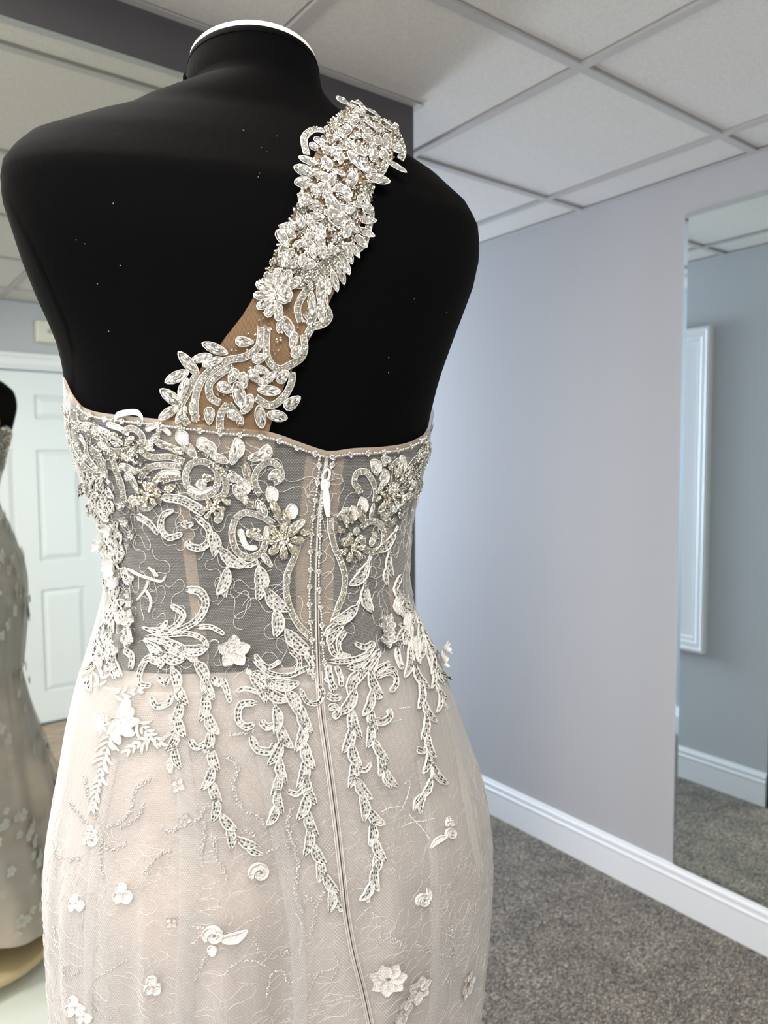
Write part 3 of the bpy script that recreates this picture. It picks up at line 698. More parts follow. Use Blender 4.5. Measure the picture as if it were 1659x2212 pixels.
# neckline facing and nude back panel under the net
band([(x, y+4) for x, y in NECK], 16, 'neckline_binding', mat('binding_satin', (.30, .24, .185), .5), T, gown, .0036, step=8)
mb = MB(); rows = []
for k_ in range(12):
    t = k_/11; x = 335+(592-335)*t; top = itp(x, NECK)+6; bot = top+ (38+34*sin(pi*min(1, t*1.1))) if t > .05 else top+14
    rows.append([pt(x, top+(bot-top)*j/4, T, .0016)[0] for j in range(5)])
mb.grid(rows); kid(mb, 'strap_anchor_panel', M['nude_net'], gown, uvs=[(v[0], v[2]) for v in mb.v])
ZIP = [(706, 985), (697, 1060), (689, 1130), (684, 1280), (688, 1450), (694, 1540), (708, 1640), (724, 1760), (738, 1880), (748, 1970), (764, 2060), (782, 2130), (800, 2212), (815, 2290)]
zp = band(ZIP, 9, 'zipper', mat('zip_tape', (.52, .48, .43), .6), D, gown, .0005)
band([p for p in ZIP if p[1] > 1120], lambda t: 2.6 if t < .75 else 2.0, 'zip_coil', M['zipgap'], D, zp, .0012)
for dx in (-7, 7): band([(x+dx, y) for x, y in ZIP if y > 1440], 3, 'seam_ridge', M['seam'], D, zp, .0009)
def zbox(pts, w, th, name, m, lift): # a small solid tab lying on the dress
    pa = path3(pts, D, lift, 4); mb = MB(); rows = []
    for i, (P, n, q) in enumerate(pa):
        t = (pa[min(i+1, len(pa)-1)][0]-pa[max(i-1, 0)][0]).normalized(); x = n.cross(t).normalized(); s = mpp(P); ww = w(i/(len(pa)-1))*s/2
        rows.append([P-x*ww, P-x*ww*.8+n*th, P+x*ww*.8+n*th, P+x*ww, P+x*ww*.8-n*th*.2, P-x*ww*.8-n*th*.2])
    b = len(mb.v); mb.grid(rows, True); mb.f += [(0, 1, 2, 3, 4, 5), tuple(len(mb.v)-6+i for i in range(6))[::-1]]; mb.m += [0, 0]
    return kid(mb, name, m, zp)
zbox([(702, 1034), (700, 1058)], lambda t: 15+8*sin(pi*t), .0016, 'zip_slider', M['plastic'], .0014)
zbox([(701, 1056), (703, 1085), (706, 1114)], lambda t: 11+6*sin(pi*min(1, t*1.15)) if t < .9 else 9, .0012, 'pull_tab', M['plastic'], .003)
lp = MB(); pa = path3([(697, 1042), (693, 1030), (697, 1018), (704, 1012), (709, 1020), (705, 1036)], D, .0034, 4); lp.tube([p[0] for p in pa], .0009, 6); kid(lp, 'pull_ring', M['plastic'], zp)
# ---------------- bead rows: neckline and both sides of the zip
def beadrow(pts, tree, lift, name, every=29, big=6.0, jit=.1):
    pa = path3(pts, tree, lift, 1.5); mb = MB(); root = None; acc = 0; nb_ = 0; ng = every*.5; gl = []
    for i in range(1, len(pa)-1):
        P, n, q = pa[i]; t = (pa[i+1][0]-pa[i-1][0])
        if t.length < 1e-7: continue
        t.normalize(); s = mpp(P); acc += (P-pa[i-1][0]).length/s
        if acc >= ng: gl.append((q.x, q.y)); ng = acc+every; nb_ = acc+big*1.25
        elif acc >= nb_: rod(mb, P, t, n, 5.0*s, 2.5*s); nb_ = acc+6.0
    o = kid(mb, name, M['bead'], gown); o['kind'] = 'stuff'
    for x, y in gl: gem('plain', x, y, 0, big*2, big*2, tree, lift, gown, 'crystal', jit)
beadrow([(x, y+9) for x, y in NECK[2:-1]], D, .0022, 'neckline_beads', 42, 7.2)
beadrow([(690, 985), (685, 1040), (679, 1085), (674, 1125), (670, 1180), (669, 1240), (667, 1290), (670, 1350), (674, 1400), (676, 1470)], D, .0012, 'zip_beads', 37, 6.2)
beadrow([(724, 985), (714, 1010), (700, 1060), (692, 1110), (690, 1160), (687, 1240), (689, 1290), (693, 1340), (696, 1400), (704, 1470)], D, .0012, 'zip_beads', 38, 6.2)
for P_, w_ in (([(378,1540),(398,1680),(410,1820),(408,2000),(400,2120),(398,2260)], 44), ([(950,1480),(985,1620),(1012,1760),(1035,1880)], 26), ([(250,1640),(215,1800),(195,2000),(190,2240)], 26), ([(560,1600),(600,1800),(640,2000),(650,2240)], 34), ([(905,1640),(935,1850),(940,2050),(930,2240)], 24)):
    pl = band(P_, lambda t, w_=w_: w_*(.35+.65*sin(pi*min(1, .15+.6*t))), 'tulle_pleat', M['skirt_net'], D, gown, .0009)
# hanger loop
hl = MB(); pa = path3([(260, 908), (266, 896), (288, 890), (308, 891), (318, 904)], T, .007, 5); rows = [[p[0]+Vector((0, 0, .002)), p[0]-Vector((0, 0, .002))] for p in pa]; hl.grid(rows); kid(hl, 'hanger_loop', M['ribbon'], gown)

# ---------------- appliques, read off the photograph section by section
def Q(o, s): return lambda L_: [(o[0]+x/s, o[1]+y/s) for x, y in L_]
q2 = Q((130, 860), 2.9105); q3 = Q((560, 900), 3.7705); q4 = Q((150, 1350), 2.9105); q5 = Q((640, 1400), 3.6864); q1 = Q((340, 200), 2.9625)
def sc(L_, w0, w1, b='dark', name='scroll_applique', lift=.0007): ribbon(L_, scrollw(w0, w1), D, gown, name=name, beads=b, lift=lift)
# hanging sprays
spray(q4([(470,90),(600,190),(680,330),(700,460),(690,600),(670,760),(640,930)]), D, gown, 42, 9.5, 34)
spray(q4([(560,110),(720,150),(850,290),(850,420),(870,560),(890,700),(900,860),(900,1000),(930,1140),(1000,1280),(1110,1380),(1210,1440)]), D, gown, 46, 10, 36)
spray(q4([(1110,290),(1250,420),(1310,560),(1330,700),(1320,820),(1310,1000),(1285,1250)]), D, gown, 46, 10, 36)
spray(q4([(1110,280),(1330,390),(1450,500),(1470,660),(1480,850),(1490,1060),(1500,1250),(1540,1400),(1600,1550),(1650,1680),(1700,1790)])+[(738, 1960)], D, gown, 50, 10.5, 37)
spray(q5([(640,20),(500,180),(440,400),(430,600),(430,820),(460,980),(500,1150),(570,1280),(610,1450),(640,1650),(600,1850),(570,2020)]), D, gown, 48, 10.5, 36)
spray(q5([(660,10),(580,180),(590,320),(590,450),(575,600),(620,760),(680,920),(745,1110)]), D, gown, 44, 9.5, 34)
spray(q5([(880,-60),(930,150),(990,330),(1010,460),(1030,600),(1030,740),(1070,920),(1050,1100),(925,1290)]), D, gown, 46, 9.5, 36)
spray(q5([(1000,-120),(1030,40),(1080,210),(1130,370),(1195,475)]), D, gown, 36, 7, 30)
spray(q4([(290,20),(230,120),(170,250),(110,400)]), D, gown, 40, 10, 30); spray(q4([(270,100),(290,200),(290,340)]), D, gown, 32, 9, 28)
# back leaves under the beadwork
spray(q2([(930,800),(980,900),(1050,1000),(1050,1120),(1040,1250)]), D, gown, 44, 10, 40, .95, True, 20)
spray(q2([(1230,1010),(1270,1120),(1310,1240),(1360,1360),(1440,1500),(1560,1610)]), D, gown, 50, 12, 46, .85, True, 22)
spray(q3([(900,1130),(860,1260),(850,1380),(800,1520),(700,1680),(520,1790)]), D, gown, 50, 11, 44, .85, True, 22)
spray(q3([(1120,890),(1060,1030),(1040,1180),(1035,1370)]), D, gown, 44, 9, 40, .9, True, 20)
spray(q3([(1240,1600),(1210,1720),(1180,1860)]), D, gown, 40, 11, 36); spray(q3([(1250,1580),(1330,1760),(1400,1960),(1500,2180)]), D, gown, 42, 9, 34)
# scrolls
for L_, a, b in [
    ([(640,620),(770,640),(910,720)], 9, 12), ([(850,740),(930,810),(940,890),(890,940),(820,930),(800,890)], 8, 8), ([(720,700),(650,740),(640,820),(690,875),(770,850)], 7, 7),
    ([(490,735),(560,780),(620,855)], 9, 5), ([(520,1440),(640,1475),(770,1450),(870,1390),(915,1290),(880,1215),(790,1200)], 6, 10), ([(640,1480),(730,1430),(775,1360),(700,1300)], 7, 7),
    ([(560,1455),(640,1450),(680,1395)], 6, 4), ([(640,1495),(800,1480),(890,1510),(920,1560),(885,1605)], 6, 6), ([(860,1440),(950,1440),(1035,1485)], 6, 5),
    ([(540,1500),(640,1520),(760,1570),(860,1650)], 8, 10), ([(520,1660),(600,1610),(650,1650),(620,1700)], 6, 6),
    ([(1220,1610),(1300,1690),(1385,1650)], 6, 5), ([(1210,1640),(1320,1730),(1450,1740),(1560,1690)], 6, 6), ([(1440,1590),(1500,1640),(1480,1730),(1400,1750)], 7, 5), ([(1540,1610),(1580,1680),(1560,1740)], 7, 6),
    ([(1110,1010),(1180,1050),(1240,1020)], 7, 6), ([(1270,980),(1330,1060)], 8, 5), ([(770,770),(800,800),(840,780)], 9, 5)]:
    sc(q2(L_), a, b)
for L_, a, b in [
    ([(1150,1290),(1100,1400),(1150,1500),(1230,1570)], 9, 12), ([(560,1990),(700,1990),(850,1950),(920,1850),(850,1880),(770,1840)], 7, 7), ([(700,1750),(640,1830),(660,1930),(740,1950)], 8, 5),
    ([(570,1850),(600,1930),(680,1960)], 8, 5), ([(1100,1590),(1180,1570),(1250,1620),(1200,1720),(1130,1690)], 6, 6), ([(980,1900),(880,2040),(760,2180)], 9, 9),
    ([(1060,2010),(960,2050),(940,2110)], 6, 6), ([(1000,2090),(1080,2060),(1110,2130),(1090,2180)], 7, 6), ([(1110,1880),(1130,1980),(1160,2050)], 8, 6), ([(1160,1760),(1230,1820),(1220,1900)], 8, 6)]:
    sc(q3(L_), a, b)
for L_, a, b in [
    ([(560,250),(500,210),(450,290),(450,370),(520,380)], 7, 7), ([(520,450),(550,510),(630,490),(640,440)], 8, 6), ([(560,330),(610,370),(620,330)], 7, 5),
    ([(1180,490),(1080,500),(1060,590),(1110,640),(1160,620)], 8, 8), ([(1050,420),(1110,400),(1200,430)], 6, 5), ([(1140,700),(1180,780),(1260,790),(1290,740)], 9, 8), ([(1200,600),(1240,640),(1290,620)], 9, 7),
    ([(760,720),(800,770),(860,740)], 8, 6), ([(1370,1040),(1430,1060),(1480,1010)], 7, 5), ([(960,340),(990,410),(1010,490)], 9, 5), ([(900,330),(940,370),(960,330)], 9, 6),
    ([(350,150),(400,200),(390,280)], 9, 6), ([(560,740),(640,680),(700,640)], 4, 3), ([(1450,400),(1490,480),(1560,490),(1590,430),(1560,370)], 6, 6), ([(1620,250),(1640,350),(1650,420)], 8, 6)]:
    sc(q4(L_), a, b)
for L_, a, b in [
    ([(630,190),(680,160),(740,110)], 8, 5), ([(640,240),(700,200),(770,210),(790,280),(740,350)], 7, 7), ([(620,360),(650,390),(680,350)], 8, 6), ([(610,570),(680,590),(740,540),(720,480)], 9, 8),
    ([(250,130),(260,240),(310,330)], 8, 7), ([(310,140),(350,240),(350,310)], 7, 6), ([(240,370),(300,400),(350,380)], 8, 8), ([(250,480),(300,470),(330,520),(280,550)], 9, 8),
    ([(490,960),(550,970),(590,910)], 6, 5), ([(950,800),(1000,820),(1040,780)], 8, 6), ([(790,30),(810,120),(840,170)], 9, 6), ([(1070,200),(1120,330),(1180,420)], 6, 5)]:
    sc(q5(L_), a, b)
for x, y, r, n in [(*q2([(1090,1590)])[0], 36, 5), (*q2([(460,1390)])[0], 22, 5), (*q2([(455,1500)])[0], 22, 5), (*q3([(1010,1690)])[0], 24, 5), (*q3([(1020,1800)])[0], 24, 5), (*q4([(400,90)])[0], 20, 5)]:
    f_ = flower(x, y, r, D, gown, n, random.random()*6, lift=.0022)
    for k_ in range(5):
        a = 2*pi*k_/5+.4; gem('plain', x+r*.55*cos(a), y+r*.55*sin(a), 0, 8, 8, D, .0058, f_, 'crystal')
# small raised satin-stitch rosettes on the skirt
def rosette(x, y, r, leafto=None, tail=1):
    ribbon([(x+r*.8*cos(t*.55+2.5)*(1-t*.052), y+r*.8*sin(t*.55+2.5)*(1-t*.052)) for t in range(16)], scrollw(r*.36, r*.2), D, gown, name='rosette_applique', beads=None, lift=.0006, step=3, ridge=.003)
    if leafto: leaf(x+r*.5*(1 if leafto[0] > x else -1), y+r*.3, leafto[0], leafto[1], r*.38, D, gown, beads=None, name='leaf_applique')
def bud(x, y, r, name='bud_applique'):
    for a in (0.3, 2.3, 4.2): leaf(x, y, x+r*cos(a), y+r*sin(a), r*.42, D, gown, beads=None, name=name, ridge=.0026)
rosette(201, 1815, 19); rosette(560, 1885, 24, None); rosette(912, 1945, 18, (920, 1917)); rosette(463, 2020, 24, (535, 2008)); leaf(463, 2040, 462, 2064, 9, D, gown, beads=None)
rosette(972, 1802, 15, (928, 1832)); bud(968, 1775, 12)
for x, y, r in ((267, 1930, 24), (168, 1950, 19), (330, 2128, 22), (165, 2172, 24), (185, 2192, 18), (200, 1795, 14)): bud(x, y, r)
for x, y, r, n in ((838, 2112, 42, 7), (903, 2135, 34, 6), (868, 2185, 36, 6), (1008, 2125, 30, 6), (850, 2230, 34, 6), (385, 1695, 17, 4), (372, 1990, 14, 4), (400, 1770, 15, 4)):
    flower(x, y, r, D, gown, n, random.random()*6, lift=-.0002, gemk=None, name='lace_flower', cup=.0002, sep=.40, m='lace')
# large flower with pearl petals and feathery leaves at the left hip
flower(240, 1560, 24, D, gown, 9, 0, m='pearl', lift=.0065, name='pearl_flower', sep=.17, cup=.001)
for a, r in ((-1.2, 52), (-.6, 40), (.1, 46), (.8, 50), (1.5, 56), (2.1, 40)): leaf(258, 1552, 258+r*cos(a), 1552+r*sin(a), 9.5, D, gown, beads=None, name='chiffon_petal', ridge=.0028).data.materials[0] = M['flower']
random.seed(21)
for (x0, y0, x1, y1, n) in ((250, 1500, 300, 1490, 4), (240, 1590, 205, 1740, 14), (300, 1560, 345, 1600, 6), (330, 1590, 285, 1620, 5), (215, 1480, 230, 1450, 3)):
    for k_ in range(n):
        t = k_/max(1, n-1); bx, by = x0+(x1-x0)*t, y0+(y1-y0)*t
        for sd in (-1, 1):
            a = math.atan2(y1-y0, x1-x0)+sd*(.75-.3*t); ln = random.uniform(18, 38)*(1-.35*t); a += random.uniform(-.2, .2)
            leaf(bx, by, bx+ln*cos(a), by+ln*sin(a), 2.6, D, gown, beads=None, name='feather_stitch', lift=.0008)
# chiffon flowers standing off the seams
for x, y, r in ((254, 1224, 26), (262, 1256, 17), (228, 1176, 15), (246, 1140, 16), (944, 1428, 24), (952, 1405, 15)):
    flower(x, y, r, D, gown, 6, random.random()*6, m='flower', lift=.002, cup=.0045, name='chiffon_flower', gemk='round')
for P_ in (q2([(430,1070),(500,1110),(560,1130),(640,1150),(670,1110)]), q2([(560,1140),(540,1200),(490,1270)]), q2([(540,1200),(575,1270),(560,1350)]), q2([(600,1120),(590,1070)]), q2([(620,1120),(560,1060)])):
    ribbon(P_, scrollw(3.6, 2.4), D, gown, name='twig_applique', beads=None)
# grey bead vines on the skirt
def vine(P_, rp=2.9, rw=2, m='bead_grey'):
    mb = MB()
    for P, n, q in path3(P_, D, .0006, 3.0):
        for k_ in range(rw):
            a, n2 = pt(q.x+random.uniform(-1, 1)*1.9*rw, q.y+random.uniform(-1, 1)*1.9*rw, D, .0004)
            n2 = (n2+Vector((random.uniform(-.4, .4), random.uniform(-.4, .4), random.uniform(-.4, .4)))).normalized(); bead(mb, a, n2, random.uniform(.75, 1.05)*rp*mpp(a))
    o = kid(mb, 'bead_vine', [M[m]], gown, smooth=False); o['kind'] = 'stuff'
for L_ in ([(100,950),(120,1080),(180,1220),(200,1340),(200,1480),(215,1580)], [(0,1100),(60,1190),(140,1280)], [(510,970),(420,1040),(390,1160),(320,1240),(240,1270)], [(470,1130),(430,1210),(330,1270)], [(360,1370),(280,1410),(200,1370)],
           [(0,1480),(60,1470)], [(480,1560),(560,1450),(640,1420)], [(590,1280),(640,1300),(700,1260),(800,1230),(850,1150)], [(920,1340),(920,1440),(960,1520),(990,1600)], [(1010,690),(1080,690),(1150,660)], [(990,820),(1060,900),(1030,1020),(1090,1160)],
           [(1120,1180),(1180,1200),(1240,1260)], [(1240,1430),(1300,1400),(1380,1390)], [(1400,1150),(1370,1250),(1400,1350),(1440,1500),(1420,1660),(1460,1800)], [(1080,1290),(1160,1320)], [(850,1240),(850,1340),(830,1430)]):
    vine(q4(L_))
q6 = Q((80, 1700), 1.659)
for L_ in ([(60,190),(70,250),(150,250)], [(180,740),(210,690),(270,650),(325,620)], [(90,640),(110,680),(150,665)], [(60,500),(70,570)], [(180,760),(220,810),(280,830)], [(670,670),(700,640),(760,620),(820,640)], [(780,540),(800,590),(850,610),(900,590),(950,620)],
           [(820,750),(840,670),(880,660),(900,700),(950,680)], [(960,760),(1000,680),(1060,650),(1110,640)], [(560,700),(590,640),(610,610)], [(1060,590),(1080,640),(1050,700)], [(920,440),(950,500),(940,600)], [(960,380),(1000,440),(980,520)],
           [(1210,560),(1280,540),(1320,590)], [(1480,500),(1490,600),(1400,590),(1360,560)], [(1180,440),(1230,470),(1230,540)], [(1470,700),(1480,660)], [(1010,420),(1030,380),(1060,350)], [(550,500),(600,510),(560,560)]):
    vine(q6(L_), 2.2, 1 if random.random() < .5 else 2, random.choice(['bead_grey', 'bead', 'bead_grey']))
for L_ in ([(680,1300),(740,1270),(830,1260)], [(860,1080),(900,1060),(880,1180),(830,1290)], [(900,1330),(960,1380),(1100,1350)], [(840,1420),(950,1390),(1060,1520)], [(750,590),(830,570)], [(820,480),(900,470)]):
    o = chain(q5(L_), D, gown, .0005, 1.6, 1, cord=False, name='bead_vine'); o.data.materials[0] = M['thread']

# ---------------- silver encrusted bodice top, left of the zip
bl = gown
def G(qf, L_, tree=D, lift=.0022, parent=gown, k_=1.0, g=''):
    for kd, x, y, a, l_, w_ in L_:
        g2 = 'g' if (parent is gown and random.random() < .5) else g
        X, Y = qf([(x, y)])[0]; gem({'M': 'marquise', 'T': 'drop', 'R': 'round'}[kd]+g2, X, Y, a, l_/k_, w_/k_, tree, lift, parent)
for L_ in ([(100,180),(190,190),(280,260),(330,330),(430,330)], [(60,180),(70,260),(110,360),(180,440),(250,480)], [(170,270),(180,370),(250,450),(270,390),(200,310)], [(400,210),(460,190),(520,240),(500,310),(420,330)], [(510,330),(580,370),(700,370),(780,400)],
           [(510,500),(560,440),(650,420),(760,430)], [(330,340),(350,430),(390,540),(410,640),(470,690)], [(800,560),(790,480),(830,410),(910,400),(980,450),(990,530),(950,600),(870,620),(810,580)],
           [(1000,440),(1040,520),(1030,600),(960,640)], [(1100,760),(1080,850),(1110,960),(1190,1000),(1270,960),(1290,880)], [(1100,760),(1160,720),(1260,740),(1340,790)],
           [(1250,600),(1220,520),(1240,450),(1310,400),(1370,430),(1390,500),(1340,530)], [(1500,900),(1470,1000),(1425,1110),(1420,1230),(1450,1340),(1500,1430),(1570,1500)], [(600,640),(540,690),(450,620)], [(560,620),(640,650)], [(1160,430),(1180,520),(1210,560)], [(30,60),(60,130),(60,200)], [(640,520),(700,500),(760,490)], [(1360,730),(1420,800),(1500,830)]):
    chain(q2(L_), D, gown, .0016, 2.6, 2, gold=random.random() < .6)
G(q2, [('M',810,315,50,125,52),('M',720,320,25,120,48),('M',650,290,20,100,40),('M',930,320,35,110,48),('M',1000,375,25,110,48),('M',1095,345,-75,130,58),('M',1240,365,-15,110,50),('M',1290,350,-55,90,44),
       ('M',1170,440,70,110,46),('T',1340,480,140,80,60),('T',1100,500,10,90,60),('M',1120,590,60,100,50),('M',1180,650,50,120,58),('M',1260,690,60,110,52),('M',1350,690,62,140,58),('M',1420,740,70,100,44),
       ('T',600,565,40,110,70),('T',700,560,-30,80,60),('M',640,500,-20,110,40),('T',930,500,10,80,60),('R',890,540,0,60,60),('M',1040,640,40,90,46),('T',960,680,0,85,60),('T',1000,740,-60,80,50),('M',440,440,30,110,50),
       ('M',430,370,20,100,46),('M',470,520,70,100,46),('M',540,620,-30,90,44),('T',480,640,30,80,50),('R',230,220,0,66,66),('M',160,260,60,80,40),('M',290,300,30,80,40),('M',450,260,-40,80,46),('M',560,310,20,90,40),
       ('T',1210,840,-20,100,70),('T',1240,870,30,70,50),('M',1480,800,-35,110,46),('M',1530,840,10,80,44),('R',1380,500,0,44,44),('M',1290,1010,50,80,40)], k_=2.9105)
# flower clusters at the waist of the beadwork
def gemflower(x, y, r, n, parent=gown, tree=D, g='g', lift=.003, a0=0.0, a1=2*pi, wd=.5):
    for k_ in range(n):
        a = a0+(a1-a0)*k_/n; gem('drop'+g, x+r*.58*cos(a), y+r*.58*sin(a), math.degrees(a)+180, r*.85, r*wd, tree, lift, parent)
    gem('round'+g, x, y, 0, r*.5, r*.5, tree, lift+.002, parent)
X, Y = q2([(1400, 890)])[0]; gemflower(X, Y, 44, 8)
X, Y = q2([(960, 690)])[0]; gemflower(X, Y, 26, 6)
X, Y = q2([(560, 600)])[0]; gemflower(X, Y, 30, 7)
# right of the zip
for L_ in ([(575,820),(580,930),(610,1060),(660,1180),(690,1290),(685,1420),(640,1550),(590,1690)], [(830,900),(900,850),(980,880),(1010,960),(990,1060),(920,1100),(850,1070),(840,980)], [(810,590),(770,540),(790,460),(860,450),(910,510),(940,600),(930,690)],
           [(1000,640),(1090,600),(1200,560),(1290,470)], [(1100,520),(1180,490),(1270,490),(1310,560),(1260,660)], [(1330,180),(1370,230),(1370,330),(1330,400)], [(1080,400),(1130,360),(1150,440)], [(1200,430),(1260,350),(1340,300)], [(640,830),(700,770),(740,830)],
           [(1050,680),(1130,700),(1200,680),(1270,620)], [(960,760),(1060,780),(1110,740)], [(1000,830),(1060,870),(1100,830)]):
    chain(q3(L_), D, gown, .0016, 2.6, 2, gold=random.random() < .7)
G(q3, [('M',930,430,60,110,52),('M',1130,440,-70,160,66),('M',1200,430,-50,110,56),('M',980,560,-60,120,50),('M',1080,580,-40,110,50),('M',990,730,-50,130,60),('M',1110,720,-20,110,50),('M',820,790,75,170,76),('M',900,770,-70,130,56),
       ('M',690,850,70,130,50),('M',740,820,80,110,48),('T',650,920,30,90,60),('T',700,1020,0,100,66),('T',910,1000,-60,110,70),('R',910,960,0,60,60),('M',1010,820,20,110,50),('M',1230,560,-60,110,50),('M',1280,330,-60,100,44),
       ('M',1350,240,80,90,40),('T',800,600,20,80,60),('M',1200,640,-30,110,50),('M',1130,800,40,90,46),('R',780,930,0,60,60),('M',1150,640,50,90,40)], k_=3.7705, g='')
X, Y = q3([(740, 1060)])[0]; gemflower(X, Y, 34, 7)
X, Y = q3([(1060, 640)])[0]; gemflower(X, Y, 22, 6)
for P_ in (q2([(300,160),(380,190),(440,230)]), q2([(540,200),(620,170),(700,230)]), q2([(150,160),(240,190),(330,230),(400,290)]), q2([(580,560),(650,470),(760,470)]), q2([(800,560),(880,590),(960,560)]), q2([(1130,820),(1170,930),(1240,940)]), q2([(1290,880),(1300,800)]), q2([(590,260),(680,300),(780,330)])):
    sc(P_, 8, 5, None, 'stitched_swirl')
for x, y, a, l_ in ((1100,330,-85,60), (1270,350,-60,50), (940,330,-140,50), (760,260,-110,45), (1150,570,-120,48), (1320,620,-100,48), (1440,720,-80,42), (890,300,-110,40)):
    X, Y = q2([(x, y)])[0]; leaf(X-l_*.3*cos(math.radians(a)), Y-l_*.3*sin(math.radians(a)), X+l_*.5*cos(math.radians(a)), Y+l_*.5*sin(math.radians(a)), 11, D, gown, beads=None, lift=.0005)
for x, y, a, l_ in ((820,740,-85,48), (1130,420,-80,60), (700,820,-110,44), (740,800,-80,44), (940,420,-120,40), (1000,500,-90,40)):
    X, Y = q3([(x, y)])[0]; leaf(X-l_*.3*cos(math.radians(a)), Y-l_*.3*sin(math.radians(a)), X+l_*.5*cos(math.radians(a)), Y+l_*.5*sin(math.radians(a)), 11, D, gown, beads=None, lift=.0005)

# ---------------- the beaded shoulder strap
SL = [(348,912),(395,850),(437,793),(478,742),(522,685),(558,622),(588,560),(624,482),(650,420),(676,345),(705,285),(738,250)]
SR = [(577,934),(592,878),(617,815),(648,762),(690,690),(722,620),(752,550),(776,480),(800,412),(835,360),(855,320),(845,285)]
mb = MB(); rows = []; uvs = []
for i in range(45):
    t = i/44*(len(SL)-1); a = int(min(t, len(SL)-2)); f_ = t-a
    l_ = Vector(SL[a])*(1-f_)+Vector(SL[a+1])*f_; r_ = Vector(SR[a])*(1-f_)+Vector(SR[a+1])*f_; row = []
    for j in range(11):
        q = l_+(r_-l_)*j/10; row.append(pt(q.x, q.y, T, .0052)[0]); uvs.append((j*.008, i*.011))
    rows.append(row)
# over the shoulder and down the front to the bust
last = rows[-1]; fr_rows = []
pR = [phiz(p)[0] for p in last]
for k_ in range(1, 17):
    t = k_/16; row = []
    for j in range(11):
        p_end = -1.35+.34*(j/10-.5)*-1; top = last[j]
        tgt = S(p_end, .245-.135*t, .006)
        wgt = min(1, t*3.2); base_p = top+Vector((0, 0, 0))
        q = base_p.lerp(tgt, wgt) + Vector((0, 0, .012*sin(pi*min(1, t*3.2))))
        row.append(q); uvs.append((j*.008, (45+k_)*.011))
    rows.append(row)
mb.grid(rows); strap = kid(mb, 'shoulder_strap', M['strap_net'], gown, uvs=uvs)
SLIFT = .0068
for L_ in ([(250,2100),(245,1990),(270,1880),(330,1790),(430,1720),(560,1690),(640,1620),(655,1510)], [(400,1985),(345,1950),(335,1870),(400,1800),(480,1750)], [(690,1510),(685,1650),(710,1730),(770,1770),(840,1740),(900,1700),(925,1640),(915,1560)],
           [(845,1790),(840,1860),(790,1950),(710,2000),(620,1950)], [(400,2150),(405,2060),(450,1990)], [(450,1990),(520,2080),(520,2120)], [(780,1010),(790,1110),(830,1210),(900,1245),(980,1190),(1080,1100),(1170,990)], [(845,1060),(850,1130),(910,1170),(1010,1140),(1090,1060)],
           [(1200,990),(1130,1090),(1040,1190),(930,1290),(880,1390),(900,1480)], [(940,440),(925,340),(980,285),(1060,300),(1100,370)], [(890,840),(910,750),(900,680)], [(960,1340),(980,1440),(950,1500)], [(1050,1370),(1080,1440),(1040,1490),(960,1510)],
           [(1330,640),(1290,700),(1340,780),(1330,880),(1300,980),(1230,1040)], [(1230,830),(1240,770),(1190,750)], [(1100,270),(1160,220),(1240,230)], [(1430,230),(1500,290),(1545,400),(1530,470)], [(1300,160),(1250,110),(1190,130)], [(770,900),(850,880),(960,930),(1050,960)],
           [(1080,690),(1090,800),(1040,880),(1000,950)], [(1230,900),(1180,940),(1100,950)], [(940,1560),(970,1490),(930,1420)], [(1440,490),(1400,560),(1330,570)], [(200,2120),(160,2020),(210,1900),(260,1800)]):
    chain(q1(L_), T, strap, SLIFT, 2.9, 2)
